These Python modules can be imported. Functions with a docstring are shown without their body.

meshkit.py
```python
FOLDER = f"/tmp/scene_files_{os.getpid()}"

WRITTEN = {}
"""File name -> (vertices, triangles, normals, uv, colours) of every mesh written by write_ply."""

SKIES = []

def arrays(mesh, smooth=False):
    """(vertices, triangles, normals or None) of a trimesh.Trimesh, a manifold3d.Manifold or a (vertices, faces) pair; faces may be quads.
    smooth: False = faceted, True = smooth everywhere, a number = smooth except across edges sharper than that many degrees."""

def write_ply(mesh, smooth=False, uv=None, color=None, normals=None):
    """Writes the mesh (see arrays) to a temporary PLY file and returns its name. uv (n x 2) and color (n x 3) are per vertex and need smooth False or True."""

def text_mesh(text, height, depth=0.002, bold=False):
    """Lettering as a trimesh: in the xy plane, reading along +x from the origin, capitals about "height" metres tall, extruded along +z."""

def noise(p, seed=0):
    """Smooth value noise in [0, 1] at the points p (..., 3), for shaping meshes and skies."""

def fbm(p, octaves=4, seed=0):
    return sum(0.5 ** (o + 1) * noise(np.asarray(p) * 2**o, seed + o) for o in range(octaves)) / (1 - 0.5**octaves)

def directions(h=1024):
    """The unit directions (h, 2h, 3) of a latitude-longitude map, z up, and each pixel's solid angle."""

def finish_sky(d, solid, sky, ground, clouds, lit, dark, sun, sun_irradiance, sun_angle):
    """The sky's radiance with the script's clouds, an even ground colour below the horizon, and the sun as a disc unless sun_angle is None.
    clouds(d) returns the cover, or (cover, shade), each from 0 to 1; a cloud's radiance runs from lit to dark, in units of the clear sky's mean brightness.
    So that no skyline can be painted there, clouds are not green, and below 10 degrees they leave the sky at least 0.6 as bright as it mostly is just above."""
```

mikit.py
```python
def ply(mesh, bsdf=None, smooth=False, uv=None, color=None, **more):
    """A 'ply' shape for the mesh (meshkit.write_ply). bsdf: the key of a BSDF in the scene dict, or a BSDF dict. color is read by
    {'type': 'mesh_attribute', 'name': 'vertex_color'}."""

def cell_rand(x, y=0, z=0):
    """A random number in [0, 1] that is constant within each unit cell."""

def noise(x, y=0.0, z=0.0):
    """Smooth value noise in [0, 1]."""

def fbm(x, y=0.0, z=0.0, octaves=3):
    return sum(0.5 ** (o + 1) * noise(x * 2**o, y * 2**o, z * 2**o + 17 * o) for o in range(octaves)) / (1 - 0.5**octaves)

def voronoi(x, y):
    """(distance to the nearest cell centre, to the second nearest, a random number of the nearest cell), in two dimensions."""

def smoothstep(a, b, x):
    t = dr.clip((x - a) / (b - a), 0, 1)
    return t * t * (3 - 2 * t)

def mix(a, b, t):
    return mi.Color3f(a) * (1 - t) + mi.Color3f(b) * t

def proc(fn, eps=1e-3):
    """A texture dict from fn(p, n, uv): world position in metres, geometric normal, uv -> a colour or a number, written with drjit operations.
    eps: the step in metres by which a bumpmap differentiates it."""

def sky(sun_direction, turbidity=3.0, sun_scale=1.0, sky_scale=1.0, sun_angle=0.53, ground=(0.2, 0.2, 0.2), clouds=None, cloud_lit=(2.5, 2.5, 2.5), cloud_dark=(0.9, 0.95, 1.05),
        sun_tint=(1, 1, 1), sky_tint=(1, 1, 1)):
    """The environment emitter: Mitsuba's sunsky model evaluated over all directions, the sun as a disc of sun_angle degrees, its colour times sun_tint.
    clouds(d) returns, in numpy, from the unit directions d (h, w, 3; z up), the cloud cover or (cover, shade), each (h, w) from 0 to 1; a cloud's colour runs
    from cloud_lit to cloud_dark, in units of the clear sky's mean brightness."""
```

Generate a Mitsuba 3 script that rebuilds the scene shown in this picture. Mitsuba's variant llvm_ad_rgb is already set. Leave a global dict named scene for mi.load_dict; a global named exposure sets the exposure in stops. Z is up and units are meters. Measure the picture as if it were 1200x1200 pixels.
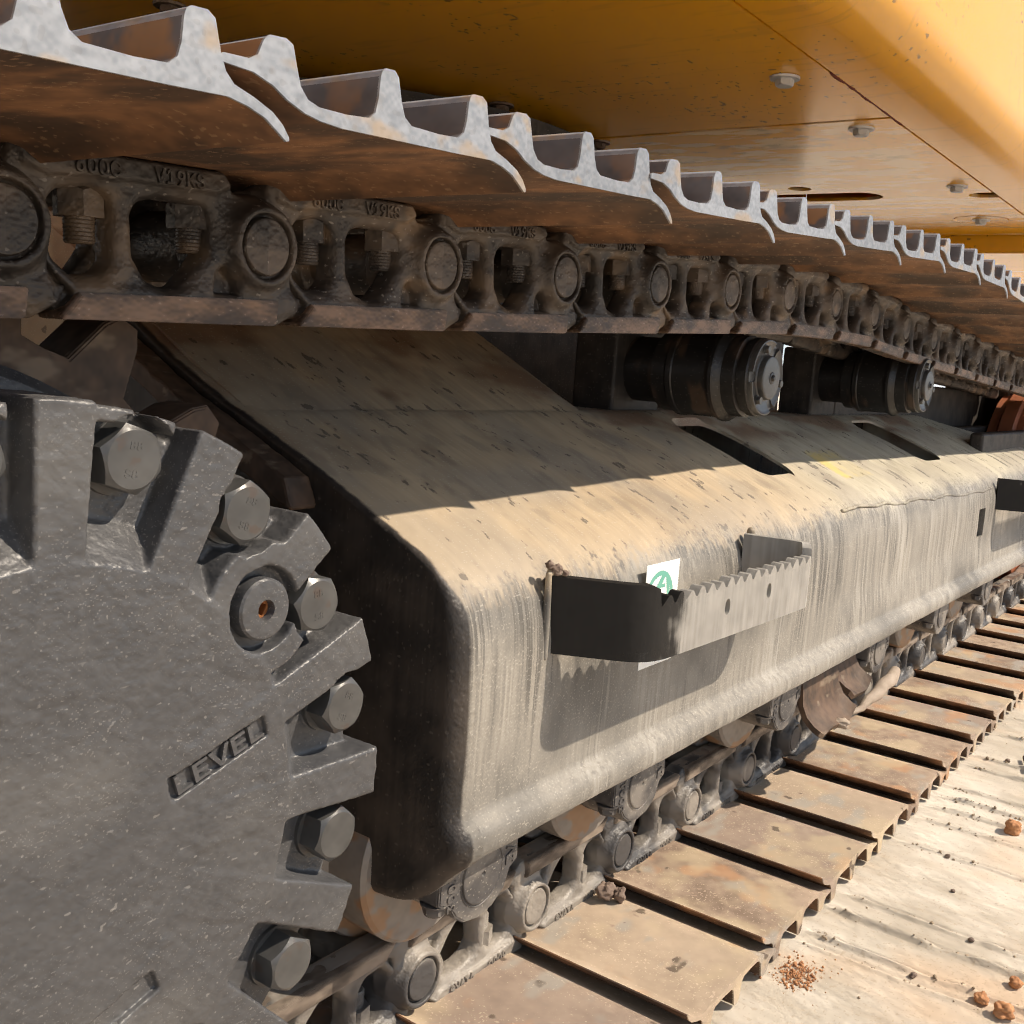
import math
import random
import numpy as np
import trimesh
import drjit as dr
import mitsuba as mi
import manifold3d as m3
import shapely.geometry as sg
from shapely import affinity
import mikit
import meshkit
from mikit import noise, fbm, voronoi, smoothstep, mix, proc

rng = np.random.default_rng(7)
random.seed(7)
scene = {'type': 'scene'}
labels = {}
T = mi.ScalarTransform4f

# ---------------------------------------------------------------- camera, sky, exposure
exposure = 2.2
CAM = np.array([2.2288, -0.4170, 0.7064])
YAW, PITCH, ROLL = math.radians(35.6296), math.radians(8.1749), math.radians(4.135)


def camera_axes():
    fw = np.array([math.cos(YAW) * math.cos(PITCH), math.sin(YAW) * math.cos(PITCH), -math.sin(PITCH)])
    rt = np.cross(fw, [0, 0, 1.0])
    rt /= np.linalg.norm(rt)
    up = np.cross(rt, fw)
    return fw, math.cos(ROLL) * up - math.sin(ROLL) * rt


FW, UP = camera_axes()
scene['camera'] = {'type': 'perspective', 'fov': 51.206, 'fov_axis': 'x', 'near_clip': 0.02, 'far_clip': 2000.0,
                   'to_world': T().look_at(origin=CAM.tolist(), target=(CAM + FW).tolist(), up=UP.tolist())}
SUN_AZ, SUN_EL = math.radians(-57), math.radians(46)
SUN = [math.cos(SUN_EL) * math.cos(SUN_AZ), math.cos(SUN_EL) * math.sin(SUN_AZ), math.sin(SUN_EL)]


def fill_clouds(d):  # unseen clouds, added as sky fill to lift the shadows
    q = np.stack([d[..., 0] / (d[..., 2] + 0.25), d[..., 1] / (d[..., 2] + 0.25), 0 * d[..., 0]], -1)
    return np.clip(1.6 * meshkit.fbm(q * 1.3, 5, 3) - 0.25, 0.1, 0.9)


scene['sky'] = mikit.sky(SUN, turbidity=3, clouds=fill_clouds, sun_tint=(0.95, 1.0, 1.10))

# ---------------------------------------------------------------- materials
def C(*v):
    return mi.Color3f(*v)


def C3(*v):
    return mi.Vector3f(*v)


def pbr(key, color, rough=0.6, metallic=0.0, bump=None, bscale=0.0005, spec=0.5, clearcoat=0.0):
    col = proc(color) if callable(color) else {'type': 'rgb', 'value': list(color)}
    b = {'type': 'principled', 'base_color': col, 'roughness': rough if not callable(rough) else proc(rough), 'metallic': metallic, 'specular': spec}
    if clearcoat:
        b['clearcoat'] = clearcoat
        b['clearcoat_gloss'] = 0.8
    if bump is not None:
        fn, eps = bump
        b = {'type': 'bumpmap', 'arbitrary': proc(fn, eps), 'scale': bscale, 'bsdf': b}
    scene[key] = {'type': 'twosided', 'bsdf': b}
    return key


def cast_grain(p, n, uv):
    return noise(p.x * 500, p.y * 500, p.z * 500) * 0.6 + noise(p.x * 190, p.y * 190, p.z * 190)


def rust_grain(p, n, uv):
    return fbm(p.x * 140, p.y * 140, p.z * 140, 4)


def c_hub(p, n, uv):
    a = fbm(p.x * 60, p.y * 60, p.z * 60, 3)
    d = smoothstep(0.45, 0.72, fbm(p.x * 13 + 3, p.y * 13, p.z * 11, 4))
    q = p + 0.004 * (C3(noise(p.x * 90, p.y * 90, p.z * 90), noise(p.x * 90 + 7, p.y * 90, p.z * 90), noise(p.x * 90, p.y * 90 + 7, p.z * 90)))
    s = smoothstep(0.68, 0.95, noise(q.x * 820, q.y * 820, q.z * 820)) * smoothstep(0.25, 0.7, noise(p.x * 37, p.y * 37, p.z * 37))
    s2 = smoothstep(0.86, 0.95, noise(q.x * 330 + 9, q.y * 330, q.z * 330))
    c = mix(C(0.035, 0.036, 0.039), C(0.070, 0.070, 0.073), 0.6 * a + 0.4 * noise(q.x * 260, q.y * 260, q.z * 260))
    c = mix(c, C(0.105, 0.102, 0.098), d * 0.45)
    return mix(c, C(0.22, 0.21, 0.20), dr.minimum(0.42 * s + 0.42 * s2, 1.0))


def c_bolt(p, n, uv):
    a = fbm(p.x * 70, p.y * 70, p.z * 70, 4)
    r = smoothstep(0.60, 0.72, fbm(p.x * 85 + 5, p.y * 85, p.z * 85, 4))
    c = mix(C(0.036, 0.037, 0.038), C(0.082, 0.081, 0.079), a)
    return mix(c, C(0.070, 0.040, 0.026), r * 0.4)


def streaks(p, s=1.0):
    return 0.55 * noise(p.x * 170 * s, p.y * 170 * s, p.z * 5) + 0.45 * noise(p.x * 420 * s, p.y * 420 * s, p.z * 12)


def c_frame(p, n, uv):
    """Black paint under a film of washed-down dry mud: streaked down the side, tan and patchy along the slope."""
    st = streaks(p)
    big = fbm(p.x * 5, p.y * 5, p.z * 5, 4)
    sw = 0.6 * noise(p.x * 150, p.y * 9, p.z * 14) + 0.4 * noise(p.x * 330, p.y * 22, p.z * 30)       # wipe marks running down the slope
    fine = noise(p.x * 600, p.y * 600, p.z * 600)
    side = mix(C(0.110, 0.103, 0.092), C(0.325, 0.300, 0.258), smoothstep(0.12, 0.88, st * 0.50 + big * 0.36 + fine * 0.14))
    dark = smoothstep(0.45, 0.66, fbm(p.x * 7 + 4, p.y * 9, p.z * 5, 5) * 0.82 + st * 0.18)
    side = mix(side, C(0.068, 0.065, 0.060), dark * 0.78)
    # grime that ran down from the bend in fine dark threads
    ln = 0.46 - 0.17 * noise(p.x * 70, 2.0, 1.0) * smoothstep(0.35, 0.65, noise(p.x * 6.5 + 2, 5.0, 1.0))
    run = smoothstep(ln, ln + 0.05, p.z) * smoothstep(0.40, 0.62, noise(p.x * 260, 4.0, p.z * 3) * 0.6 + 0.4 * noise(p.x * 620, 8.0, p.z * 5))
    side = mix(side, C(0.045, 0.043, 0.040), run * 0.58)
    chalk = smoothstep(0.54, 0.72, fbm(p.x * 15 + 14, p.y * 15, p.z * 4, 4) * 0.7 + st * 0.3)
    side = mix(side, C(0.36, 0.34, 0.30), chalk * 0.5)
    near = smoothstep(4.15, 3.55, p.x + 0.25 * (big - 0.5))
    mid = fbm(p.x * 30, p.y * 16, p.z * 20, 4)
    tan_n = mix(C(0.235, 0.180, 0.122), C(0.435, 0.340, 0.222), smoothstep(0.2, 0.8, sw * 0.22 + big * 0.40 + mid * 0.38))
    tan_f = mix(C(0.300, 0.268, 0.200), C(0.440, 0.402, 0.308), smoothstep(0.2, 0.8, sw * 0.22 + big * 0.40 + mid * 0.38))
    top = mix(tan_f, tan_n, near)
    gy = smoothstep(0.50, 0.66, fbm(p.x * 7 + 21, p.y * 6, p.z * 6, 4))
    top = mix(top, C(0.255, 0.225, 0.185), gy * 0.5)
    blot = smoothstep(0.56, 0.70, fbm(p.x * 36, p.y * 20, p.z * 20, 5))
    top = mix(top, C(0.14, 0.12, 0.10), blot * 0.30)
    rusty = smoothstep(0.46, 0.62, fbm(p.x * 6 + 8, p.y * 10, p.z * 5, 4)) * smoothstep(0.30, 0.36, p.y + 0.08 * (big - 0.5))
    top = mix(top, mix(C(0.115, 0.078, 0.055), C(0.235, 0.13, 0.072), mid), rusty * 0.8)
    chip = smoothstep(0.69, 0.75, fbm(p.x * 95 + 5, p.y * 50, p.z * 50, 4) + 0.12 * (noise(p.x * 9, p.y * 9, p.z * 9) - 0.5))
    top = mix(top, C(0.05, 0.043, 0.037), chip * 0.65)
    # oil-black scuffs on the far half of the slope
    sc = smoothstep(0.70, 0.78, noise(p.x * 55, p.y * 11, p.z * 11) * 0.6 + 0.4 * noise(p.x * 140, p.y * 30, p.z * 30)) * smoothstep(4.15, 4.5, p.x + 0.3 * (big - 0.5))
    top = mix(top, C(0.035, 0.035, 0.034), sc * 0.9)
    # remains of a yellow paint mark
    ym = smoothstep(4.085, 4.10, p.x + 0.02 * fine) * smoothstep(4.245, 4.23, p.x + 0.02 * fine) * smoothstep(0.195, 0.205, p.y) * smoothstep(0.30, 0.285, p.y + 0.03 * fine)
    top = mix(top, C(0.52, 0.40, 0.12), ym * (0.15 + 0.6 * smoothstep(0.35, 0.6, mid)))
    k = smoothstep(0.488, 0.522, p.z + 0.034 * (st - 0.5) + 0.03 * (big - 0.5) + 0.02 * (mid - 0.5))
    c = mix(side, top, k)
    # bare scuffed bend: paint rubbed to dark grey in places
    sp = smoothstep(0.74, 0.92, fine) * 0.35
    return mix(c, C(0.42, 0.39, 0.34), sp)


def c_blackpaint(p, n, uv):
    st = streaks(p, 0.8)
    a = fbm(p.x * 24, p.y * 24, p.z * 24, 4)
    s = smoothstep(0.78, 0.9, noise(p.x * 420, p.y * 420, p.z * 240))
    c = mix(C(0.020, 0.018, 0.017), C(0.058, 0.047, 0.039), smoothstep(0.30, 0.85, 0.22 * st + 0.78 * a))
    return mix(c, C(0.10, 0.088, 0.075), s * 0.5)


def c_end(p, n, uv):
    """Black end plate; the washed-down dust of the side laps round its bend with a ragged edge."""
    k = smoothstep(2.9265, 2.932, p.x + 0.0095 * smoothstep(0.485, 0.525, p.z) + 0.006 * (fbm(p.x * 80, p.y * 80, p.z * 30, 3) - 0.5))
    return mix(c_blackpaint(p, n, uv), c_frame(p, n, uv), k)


def c_step(p, n, uv):
    """Black step; rail rubbed grey and dusty, and painted sunlit against the shaded legs."""
    st = streaks(p)
    a = fbm(p.x * 22, p.y * 22, p.z * 22, 4)
    worn = smoothstep(0.62, 0.84, a * 0.7 + st * 0.2 + 0.62 * smoothstep(3.09, 3.22, p.x - 1.9 * dr.select(p.x > 4.5, mi.Float(1), mi.Float(0))))  # besides wear, the ramp paints the rail as lit and near leg as shaded
    c = mix(C(0.008, 0.008, 0.008), C(0.022, 0.020, 0.018), 0.3 * st + 0.7 * a)
    return mix(c, mix(C(0.15, 0.142, 0.13), C(0.40, 0.38, 0.345), 0.6 * st + 0.5 * fbm(p.x * 60, p.y * 60, p.z * 40, 3)), worn * 0.9)


def c_rust(p, n, uv):
    """Rusty underside of the upper shoes; also painted as shade on lower bars and lips."""
    a = fbm(p.x * 18, p.y * 7, p.z * 18, 4)
    b = fbm(p.x * 90, p.y * 60, p.z * 90, 4)
    c = mix(C(0.062, 0.033, 0.019), C(0.215, 0.105, 0.048), smoothstep(0.3, 0.75, 0.6 * a + 0.4 * b))
    d = smoothstep(0.48, 0.66, fbm(p.x * 22 + 7, p.y * 12, p.z * 22, 4))
    c = mix(c, C(0.038, 0.025, 0.018), d * 0.8)
    w = smoothstep(0.72, 0.92, noise(p.x * 420, p.y * 300, p.z * 420))
    return mix(c, C(0.36, 0.23, 0.13), w * 0.3)


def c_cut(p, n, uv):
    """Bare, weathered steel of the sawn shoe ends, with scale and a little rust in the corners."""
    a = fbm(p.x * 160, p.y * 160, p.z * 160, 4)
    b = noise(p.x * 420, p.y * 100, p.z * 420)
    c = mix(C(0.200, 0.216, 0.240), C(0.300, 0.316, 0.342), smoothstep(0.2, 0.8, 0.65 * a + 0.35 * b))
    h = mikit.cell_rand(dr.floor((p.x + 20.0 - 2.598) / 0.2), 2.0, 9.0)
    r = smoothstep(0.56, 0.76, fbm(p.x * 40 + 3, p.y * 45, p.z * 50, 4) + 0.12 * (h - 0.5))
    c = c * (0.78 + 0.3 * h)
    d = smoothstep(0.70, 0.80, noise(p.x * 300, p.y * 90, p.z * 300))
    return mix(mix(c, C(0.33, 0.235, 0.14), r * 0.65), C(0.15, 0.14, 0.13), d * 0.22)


def mix1(p):
    return 0.25 + 0.75 * mikit.cell_rand(dr.floor((p.x + 20.2) / 0.2), 4.0, 2.0)


def c_grouser(p, n, uv):
    """Worn grouser bars: grey steel with rust runs."""
    a = fbm(p.x * 50, p.y * 50, p.z * 50, 4)
    r = smoothstep(0.50, 0.66, fbm(p.x * 60 + 3, p.y * 34, p.z * 25, 4))
    c = mix(C(0.050, 0.052, 0.060), C(0.150, 0.150, 0.165), a)
    return mix(c, C(0.30, 0.155, 0.065), r * mix1(p) * 0.8)


def c_shoe_low(p, n, uv):
    """Dusty rusty lower shoes, each with its own tint."""
    cell = dr.floor((p.x - 3.1736 + 20.0) / 0.2)
    h = mikit.cell_rand(cell, 3.0, 1.0)
    h2 = mikit.cell_rand(cell, 8.0, 5.0)
    a = fbm(p.x * 9, p.y * 9, p.z * 9, 4)
    b = fbm(p.x * 70, p.y * 70, p.z * 70, 4)
    g = noise(p.x * 480, p.y * 480, p.z * 480)
    c = mix(C(0.165, 0.115, 0.082), C(0.375, 0.285, 0.208), smoothstep(0.28, 0.75, 0.6 * a + 0.4 * b))
    c = mix(c, C(0.24, 0.185, 0.15), smoothstep(0.55, 0.95, h) * 0.65)
    c = mix(c, C(0.42, 0.335, 0.24), smoothstep(0.55, 0.95, h2) * 0.5)
    r = smoothstep(0.56, 0.68, fbm(p.x * 16 + 5, p.y * 16, p.z * 16, 4))
    c = mix(c, C(0.37, 0.195, 0.095), r * 0.65)
    ye = smoothstep(0.50, 0.64, fbm(p.x * 11 + 31, p.y * 12, p.z * 11, 4))
    c = mix(c, C(0.42, 0.335, 0.215), ye * 0.55)
    gr = smoothstep(0.55, 0.68, fbm(p.x * 13 + 11, p.y * 20, p.z * 13, 4))
    c = mix(c, C(0.27, 0.255, 0.225), gr * 0.65)
    st = smoothstep(0.72, 0.78, fbm(p.x * 33 + 1, p.y * 33, p.z * 33, 3))
    c = mix(c, C(0.07, 0.05, 0.035), st * 0.8)
    return mix(c, C(0.60, 0.48, 0.35), smoothstep(0.74, 0.9, g) * 0.4)


def c_link(p, n, uv):
    """Greasy near-black castings of the upper run with brown dirt; pale dry mud on the lower run."""
    a = fbm(p.x * 34, p.y * 34, p.z * 34, 4)
    b = noise(p.x * 330, p.y * 330, p.z * 330)
    up = mix(C(0.026, 0.022, 0.020), C(0.095, 0.072, 0.055), smoothstep(0.3, 0.8, a))
    up = mix(up, C(0.17, 0.115, 0.07), smoothstep(0.60, 0.72, fbm(p.x * 17 + 9, p.y * 17, p.z * 17, 4)) * 0.6)
    up = mix(up, C(0.30, 0.27, 0.24), smoothstep(0.80, 0.92, b) * 0.35)
    hv = mikit.cell_rand(dr.floor((p.x + 20.0 - 2.5723) / 0.2), 7.0, 1.0)
    up = up * (0.75 + 0.6 * hv)
    dirty = smoothstep(0.36, 0.56, fbm(p.x * 14 + 2, p.y * 14, p.z * 14, 4))
    lo = mix(C(0.052, 0.050, 0.050), mix(C(0.17, 0.150, 0.128), C(0.33, 0.295, 0.25), a), dirty * (0.55 + 0.4 * mikit.cell_rand(dr.floor((p.x + 20.0) / 0.2), 6.0, 3.0)))
    return mix(lo, up, dr.select(p.z > 0.45, mi.Float(1), mi.Float(0)))


def c_rail(p, n, uv):
    a = fbm(p.x * 30, p.y * 60, p.z * 60, 4)
    b = noise(p.x * 300, p.y * 500, p.z * 500)
    c = mix(C(0.045, 0.028, 0.019), C(0.20, 0.120, 0.075), smoothstep(0.3, 0.75, 0.8 * a + 0.2 * b))
    c = mix(c, C(0.36, 0.28, 0.23), smoothstep(0.80, 0.95, b) * 0.4)
    lo = mix(C(0.085, 0.068, 0.055), C(0.25, 0.205, 0.165), smoothstep(0.3, 0.7, a))
    return mix(lo, c, dr.select(p.z > 0.45, mi.Float(1), mi.Float(0)))


def c_yellow(p, n, uv):
    a = fbm(p.x * 3, p.y * 6, p.z * 4, 4)
    s = smoothstep(0.66, 0.76, fbm(p.x * 60, p.y * 9, p.z * 20, 4))
    c = mix(C(0.62, 0.275, 0.006), C(0.70, 0.335, 0.010), a)
    c = mix(c, C(0.30, 0.16, 0.03), s * 0.18)
    sp = smoothstep(0.86, 0.92, noise(p.x * 85, p.y * 120, p.z * 85)) * smoothstep(0.55, 0.8, noise(p.x * 7, p.y * 6, p.z * 5))
    return mix(c, C(0.12, 0.07, 0.03), sp * 0.7)


def c_pale(p, n, uv):
    """The front belly plate: the same yellow paint, scuffed thin in irregular scrapes and dirty."""
    a = fbm(p.x * 8, p.y * 5, p.z * 4, 5)
    b = fbm(p.x * 32, p.y * 28, p.z * 20, 4)
    c = mix(C(0.62, 0.275, 0.006), C(0.70, 0.335, 0.010), a)
    sc = smoothstep(0.50, 0.62, fbm(p.x * 26 + 3, p.y * 11, p.z, 5))
    c = mix(c, C(0.66, 0.54, 0.34), sc * 0.60)
    d = smoothstep(0.56, 0.70, 0.5 * b + 0.5 * fbm(p.x * 18 + 5, p.y * 6, p.z * 4, 4))
    c = mix(c, C(0.30, 0.20, 0.09), d * 0.55)
    s = smoothstep(0.84, 0.92, noise(p.x * 60 + p.y * 160, p.y * 30 - p.x * 60, p.z * 10)) * smoothstep(0.4, 0.6, noise(p.x * 6, p.y * 6, 3.0))
    return mix(c, C(0.30, 0.21, 0.10), s * 0.5)


def c_ground(p, n, uv):
    a = fbm(p.x * 3.2, p.y * 2.2, p.z, 4)
    b = fbm(p.x * 28, p.y * 17, p.z, 4)
    g = noise(p.x * 330, p.y * 330, p.z)
    c = mix(C(0.375, 0.330, 0.265), C(0.525, 0.475, 0.400), smoothstep(0.3, 0.7, 0.55 * a + 0.45 * b))
    r = smoothstep(0.50, 0.68, fbm(p.x * 5.5 + 3, p.y * 3.5 + 2, 0.5, 4))
    c = mix(c, C(0.52, 0.365, 0.235), r * 0.55)
    c = mix(c, C(0.30, 0.225, 0.15), smoothstep(0.78, 0.9, g) * 0.35)
    w = smoothstep(0.60, 0.72, fbm(p.x * 60, p.y * 9, p.z, 3))
    return mix(c, C(0.36, 0.30, 0.225), w * 0.25)


def c_clay(p, n, uv):
    return mix(C(0.24, 0.10, 0.042), C(0.50, 0.255, 0.12), fbm(p.x * 130, p.y * 130, p.z * 130, 4))


def c_mud(p, n, uv):
    return mix(C(0.075, 0.05, 0.038), C(0.25, 0.185, 0.145), fbm(p.x * 150, p.y * 150, p.z * 150, 4))


def c_roller(p, n, uv):
    a = fbm(p.x * 30, p.y * 30, p.z * 30, 4)
    s = smoothstep(0.80, 0.92, noise(p.x * 380, p.y * 380, p.z * 380))
    c = mix(C(0.007, 0.007, 0.007), C(0.020, 0.018, 0.017), a)
    c = mix(c, C(0.085, 0.052, 0.032), smoothstep(0.60, 0.74, fbm(p.x * 12, p.y * 40, p.z * 12, 3)) * 0.6)
    return mix(c, C(0.12, 0.11, 0.10), s * 0.35)


def c_shell(p, n, uv):
    """Roller shell: orange paint left, worn to dull grey metal where it rubs."""
    a = fbm(p.x * 22, p.y * 22, p.z * 22, 4)
    k = smoothstep(0.50, 0.58, a)
    return mix(mix(C(0.17, 0.155, 0.14), C(0.25, 0.225, 0.20), fbm(p.x * 90, p.y * 90, p.z * 90, 3)), C(0.30, 0.135, 0.030), k * 0.55)


def c_collar(p, n, uv):
    a = fbm(p.x * 28 + 4, p.y * 28, p.z * 28, 4)
    c = mix(C(0.055, 0.052, 0.052), C(0.165, 0.148, 0.130), smoothstep(0.34, 0.66, a))
    return mix(c, C(0.28, 0.255, 0.215), smoothstep(0.78, 0.9, noise(p.x * 380, p.y * 380, p.z * 380)) * 0.5)


def c_guard(p, n, uv):
    a = fbm(p.x * 16, p.y * 20, p.z * 12, 4)
    b = fbm(p.x * 90, p.y * 90, p.z * 60, 3)
    c = mix(C(0.036, 0.023, 0.015), C(0.105, 0.062, 0.038), smoothstep(0.25, 0.75, 0.5 * a + 0.5 * b))
    return mix(c, C(0.22, 0.165, 0.115), smoothstep(0.62, 0.76, fbm(p.x * 22 + 5, p.y * 50, p.z * 40, 4)) * 0.6)


G_CAST = (cast_grain, 5e-4)
G_RUST = (rust_grain, 8e-4)
pbr('hub_paint', c_hub, 0.43, 0, G_CAST, 0.00055)
pbr('bolt_steel', c_bolt, 0.33, 0.1, G_RUST, 0.0004)
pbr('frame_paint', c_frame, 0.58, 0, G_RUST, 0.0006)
pbr('black_paint', c_blackpaint, 0.55, 0, G_CAST, 0.0007, 0.3)
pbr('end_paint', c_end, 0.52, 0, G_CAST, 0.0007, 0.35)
pbr('step_paint', c_step, 0.55, 0, G_RUST, 0.0005, 0.2)
pbr('rust_and_lip_shade', c_rust, 0.62, 0, G_RUST, 0.0012)
pbr('sawn_steel', c_cut, 0.5, 0.25, G_RUST, 0.0004)
pbr('grouser_steel', c_grouser, 0.45, 0.3, G_RUST, 0.0008)
pbr('dusty_shoe', c_shoe_low, 0.75, 0, G_RUST, 0.0009)
pbr('link_casting', c_link, 0.5, 0, G_CAST, 0.0009)
pbr('rail_steel', c_rail, 0.42, 0.2, G_RUST, 0.0010)
pbr('yellow_paint', c_yellow, 0.20, 0, None, 0, 0.5)
pbr('pale_paint', c_pale, 0.22, 0, None, 0, 0.6, 1.0)
pbr('ground_dirt', c_ground, 0.9, 0, (lambda p, n, uv: fbm(p.x * 110, p.y * 70, p.z * 110, 4), 1e-3), 0.003)
pbr('red_clay', c_clay, 0.9, 0, G_RUST, 0.0015)
pbr('dry_mud', c_mud, 0.9, 0, G_RUST, 0.0015)
pbr('red_dust', lambda p, n, uv: mix(C(0.20, 0.15, 0.11), C(0.36, 0.30, 0.24), fbm(p.x * 60, p.y * 60, p.z * 60, 4)), 0.8)
pbr('crumb_dirt', lambda p, n, uv: mix(C(0.17, 0.125, 0.085), C(0.38, 0.29, 0.20), noise(p.x * 70, p.y * 70, p.z * 70)), 0.9)
pbr('roller_black', c_roller, 0.40, 0, G_CAST, 0.0003)
pbr('roller_shell', c_shell, 0.40, 0.1)
pbr('roller_collar', c_collar, 0.55, 0, G_CAST, 0.0006)
pbr('guard_rust', c_guard, 0.7, 0, G_RUST, 0.0012)
pbr('sticker_white', (0.78, 0.80, 0.78), 0.4)
pbr('sticker_green', (0.16, 0.42, 0.33), 0.4)
pbr('plug_rust', (0.24, 0.085, 0.022), 0.8)
pbr('idler_orange', (0.24, 0.075, 0.03), 0.6)
pbr('gap_rust', (0.13, 0.032, 0.012), 0.9)
pbr('zinc', (0.46, 0.45, 0.43), 0.4, 0.5)


# ---------------------------------------------------------------- helpers
def numbered(key):
    if key not in scene and key not in labels and key not in _used:
        _used.add(key)
        return key
    k = 1
    while f'{key}_{k:03d}' in _used:
        k += 1
    key = f'{key}_{k:03d}'
    _used.add(key)
    return key


_used = set()


def thing(name, label, cat, group=None, kind=None):
    key = numbered(name)
    labels[key] = {'label': label, 'category': cat}
    if group:
        labels[key]['group'] = group
    if kind:
        labels[key]['kind'] = kind
    return key


def part(parent, name, mesh, mat, smooth=30, tw=None, label=None):
    key = numbered(parent + '__' + name)
    d = mesh if isinstance(mesh, dict) else mikit.ply(mesh, mat, smooth=smooth)
    scene[key] = {**d, 'to_world': tw} if tw is not None else dict(d)
    if label:
        labels[key] = {'label': label}
    return key


def solo(name, mesh, mat, label, cat, smooth=30, group=None, kind=None):
    key = numbered(name)
    scene[key] = mikit.ply(mesh, mat, smooth=smooth)
    labels[key] = {'label': label}
    if cat:
        labels[key]['category'] = cat
    if group:
        labels[key]['group'] = group
    if kind:
        labels[key]['kind'] = kind
    return key


def tm(man):
    m = man.to_mesh()
    return trimesh.Trimesh(np.array(m.vert_properties)[:, :3], np.array(m.tri_verts), process=False)


def man(mesh):
    mesh = mesh.copy()
    mesh.merge_vertices()
    return m3.Manifold(m3.Mesh(np.asarray(mesh.vertices, np.float32), np.asarray(mesh.faces, np.uint32)))


def cat(*ms):
    return trimesh.util.concatenate([m for m in ms])


def rbox(x0, x1, y0, y1, z0, z1, r=0.004, seg=8):
    s = m3.Manifold.sphere(r, seg)
    pts = [s.translate((x, y, z)) for x in (x0 + r, x1 - r) for y in (y0 + r, y1 - r) for z in (z0 + r, z1 - r)]
    return tm(m3.Manifold.batch_hull(pts))


def lathe_y(prof, seg=64, closed=False):
    """Revolve (r, y) pairs about the y axis (axis through the origin)."""
    prof = np.asarray(prof, float)
    a = np.linspace(0, 2 * np.pi, seg, endpoint=False)
    v = np.stack([np.outer(prof[:, 0], np.cos(a)), np.repeat(prof[:, 1:2], seg, 1), np.outer(prof[:, 0], np.sin(a))], -1).reshape(-1, 3)
    f = []
    n = len(prof)
    for i in range(n - 1):
        for j in range(seg):
            b, c = i * seg + j, i * seg + (j + 1) % seg
            f += [[b, b + seg, c + seg], [b, c + seg, c]]
    m = trimesh.Trimesh(v, f, process=False)
    m.merge_vertices()
    m.update_faces(m.nondegenerate_faces())
    m.fix_normals()
    return m


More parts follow.
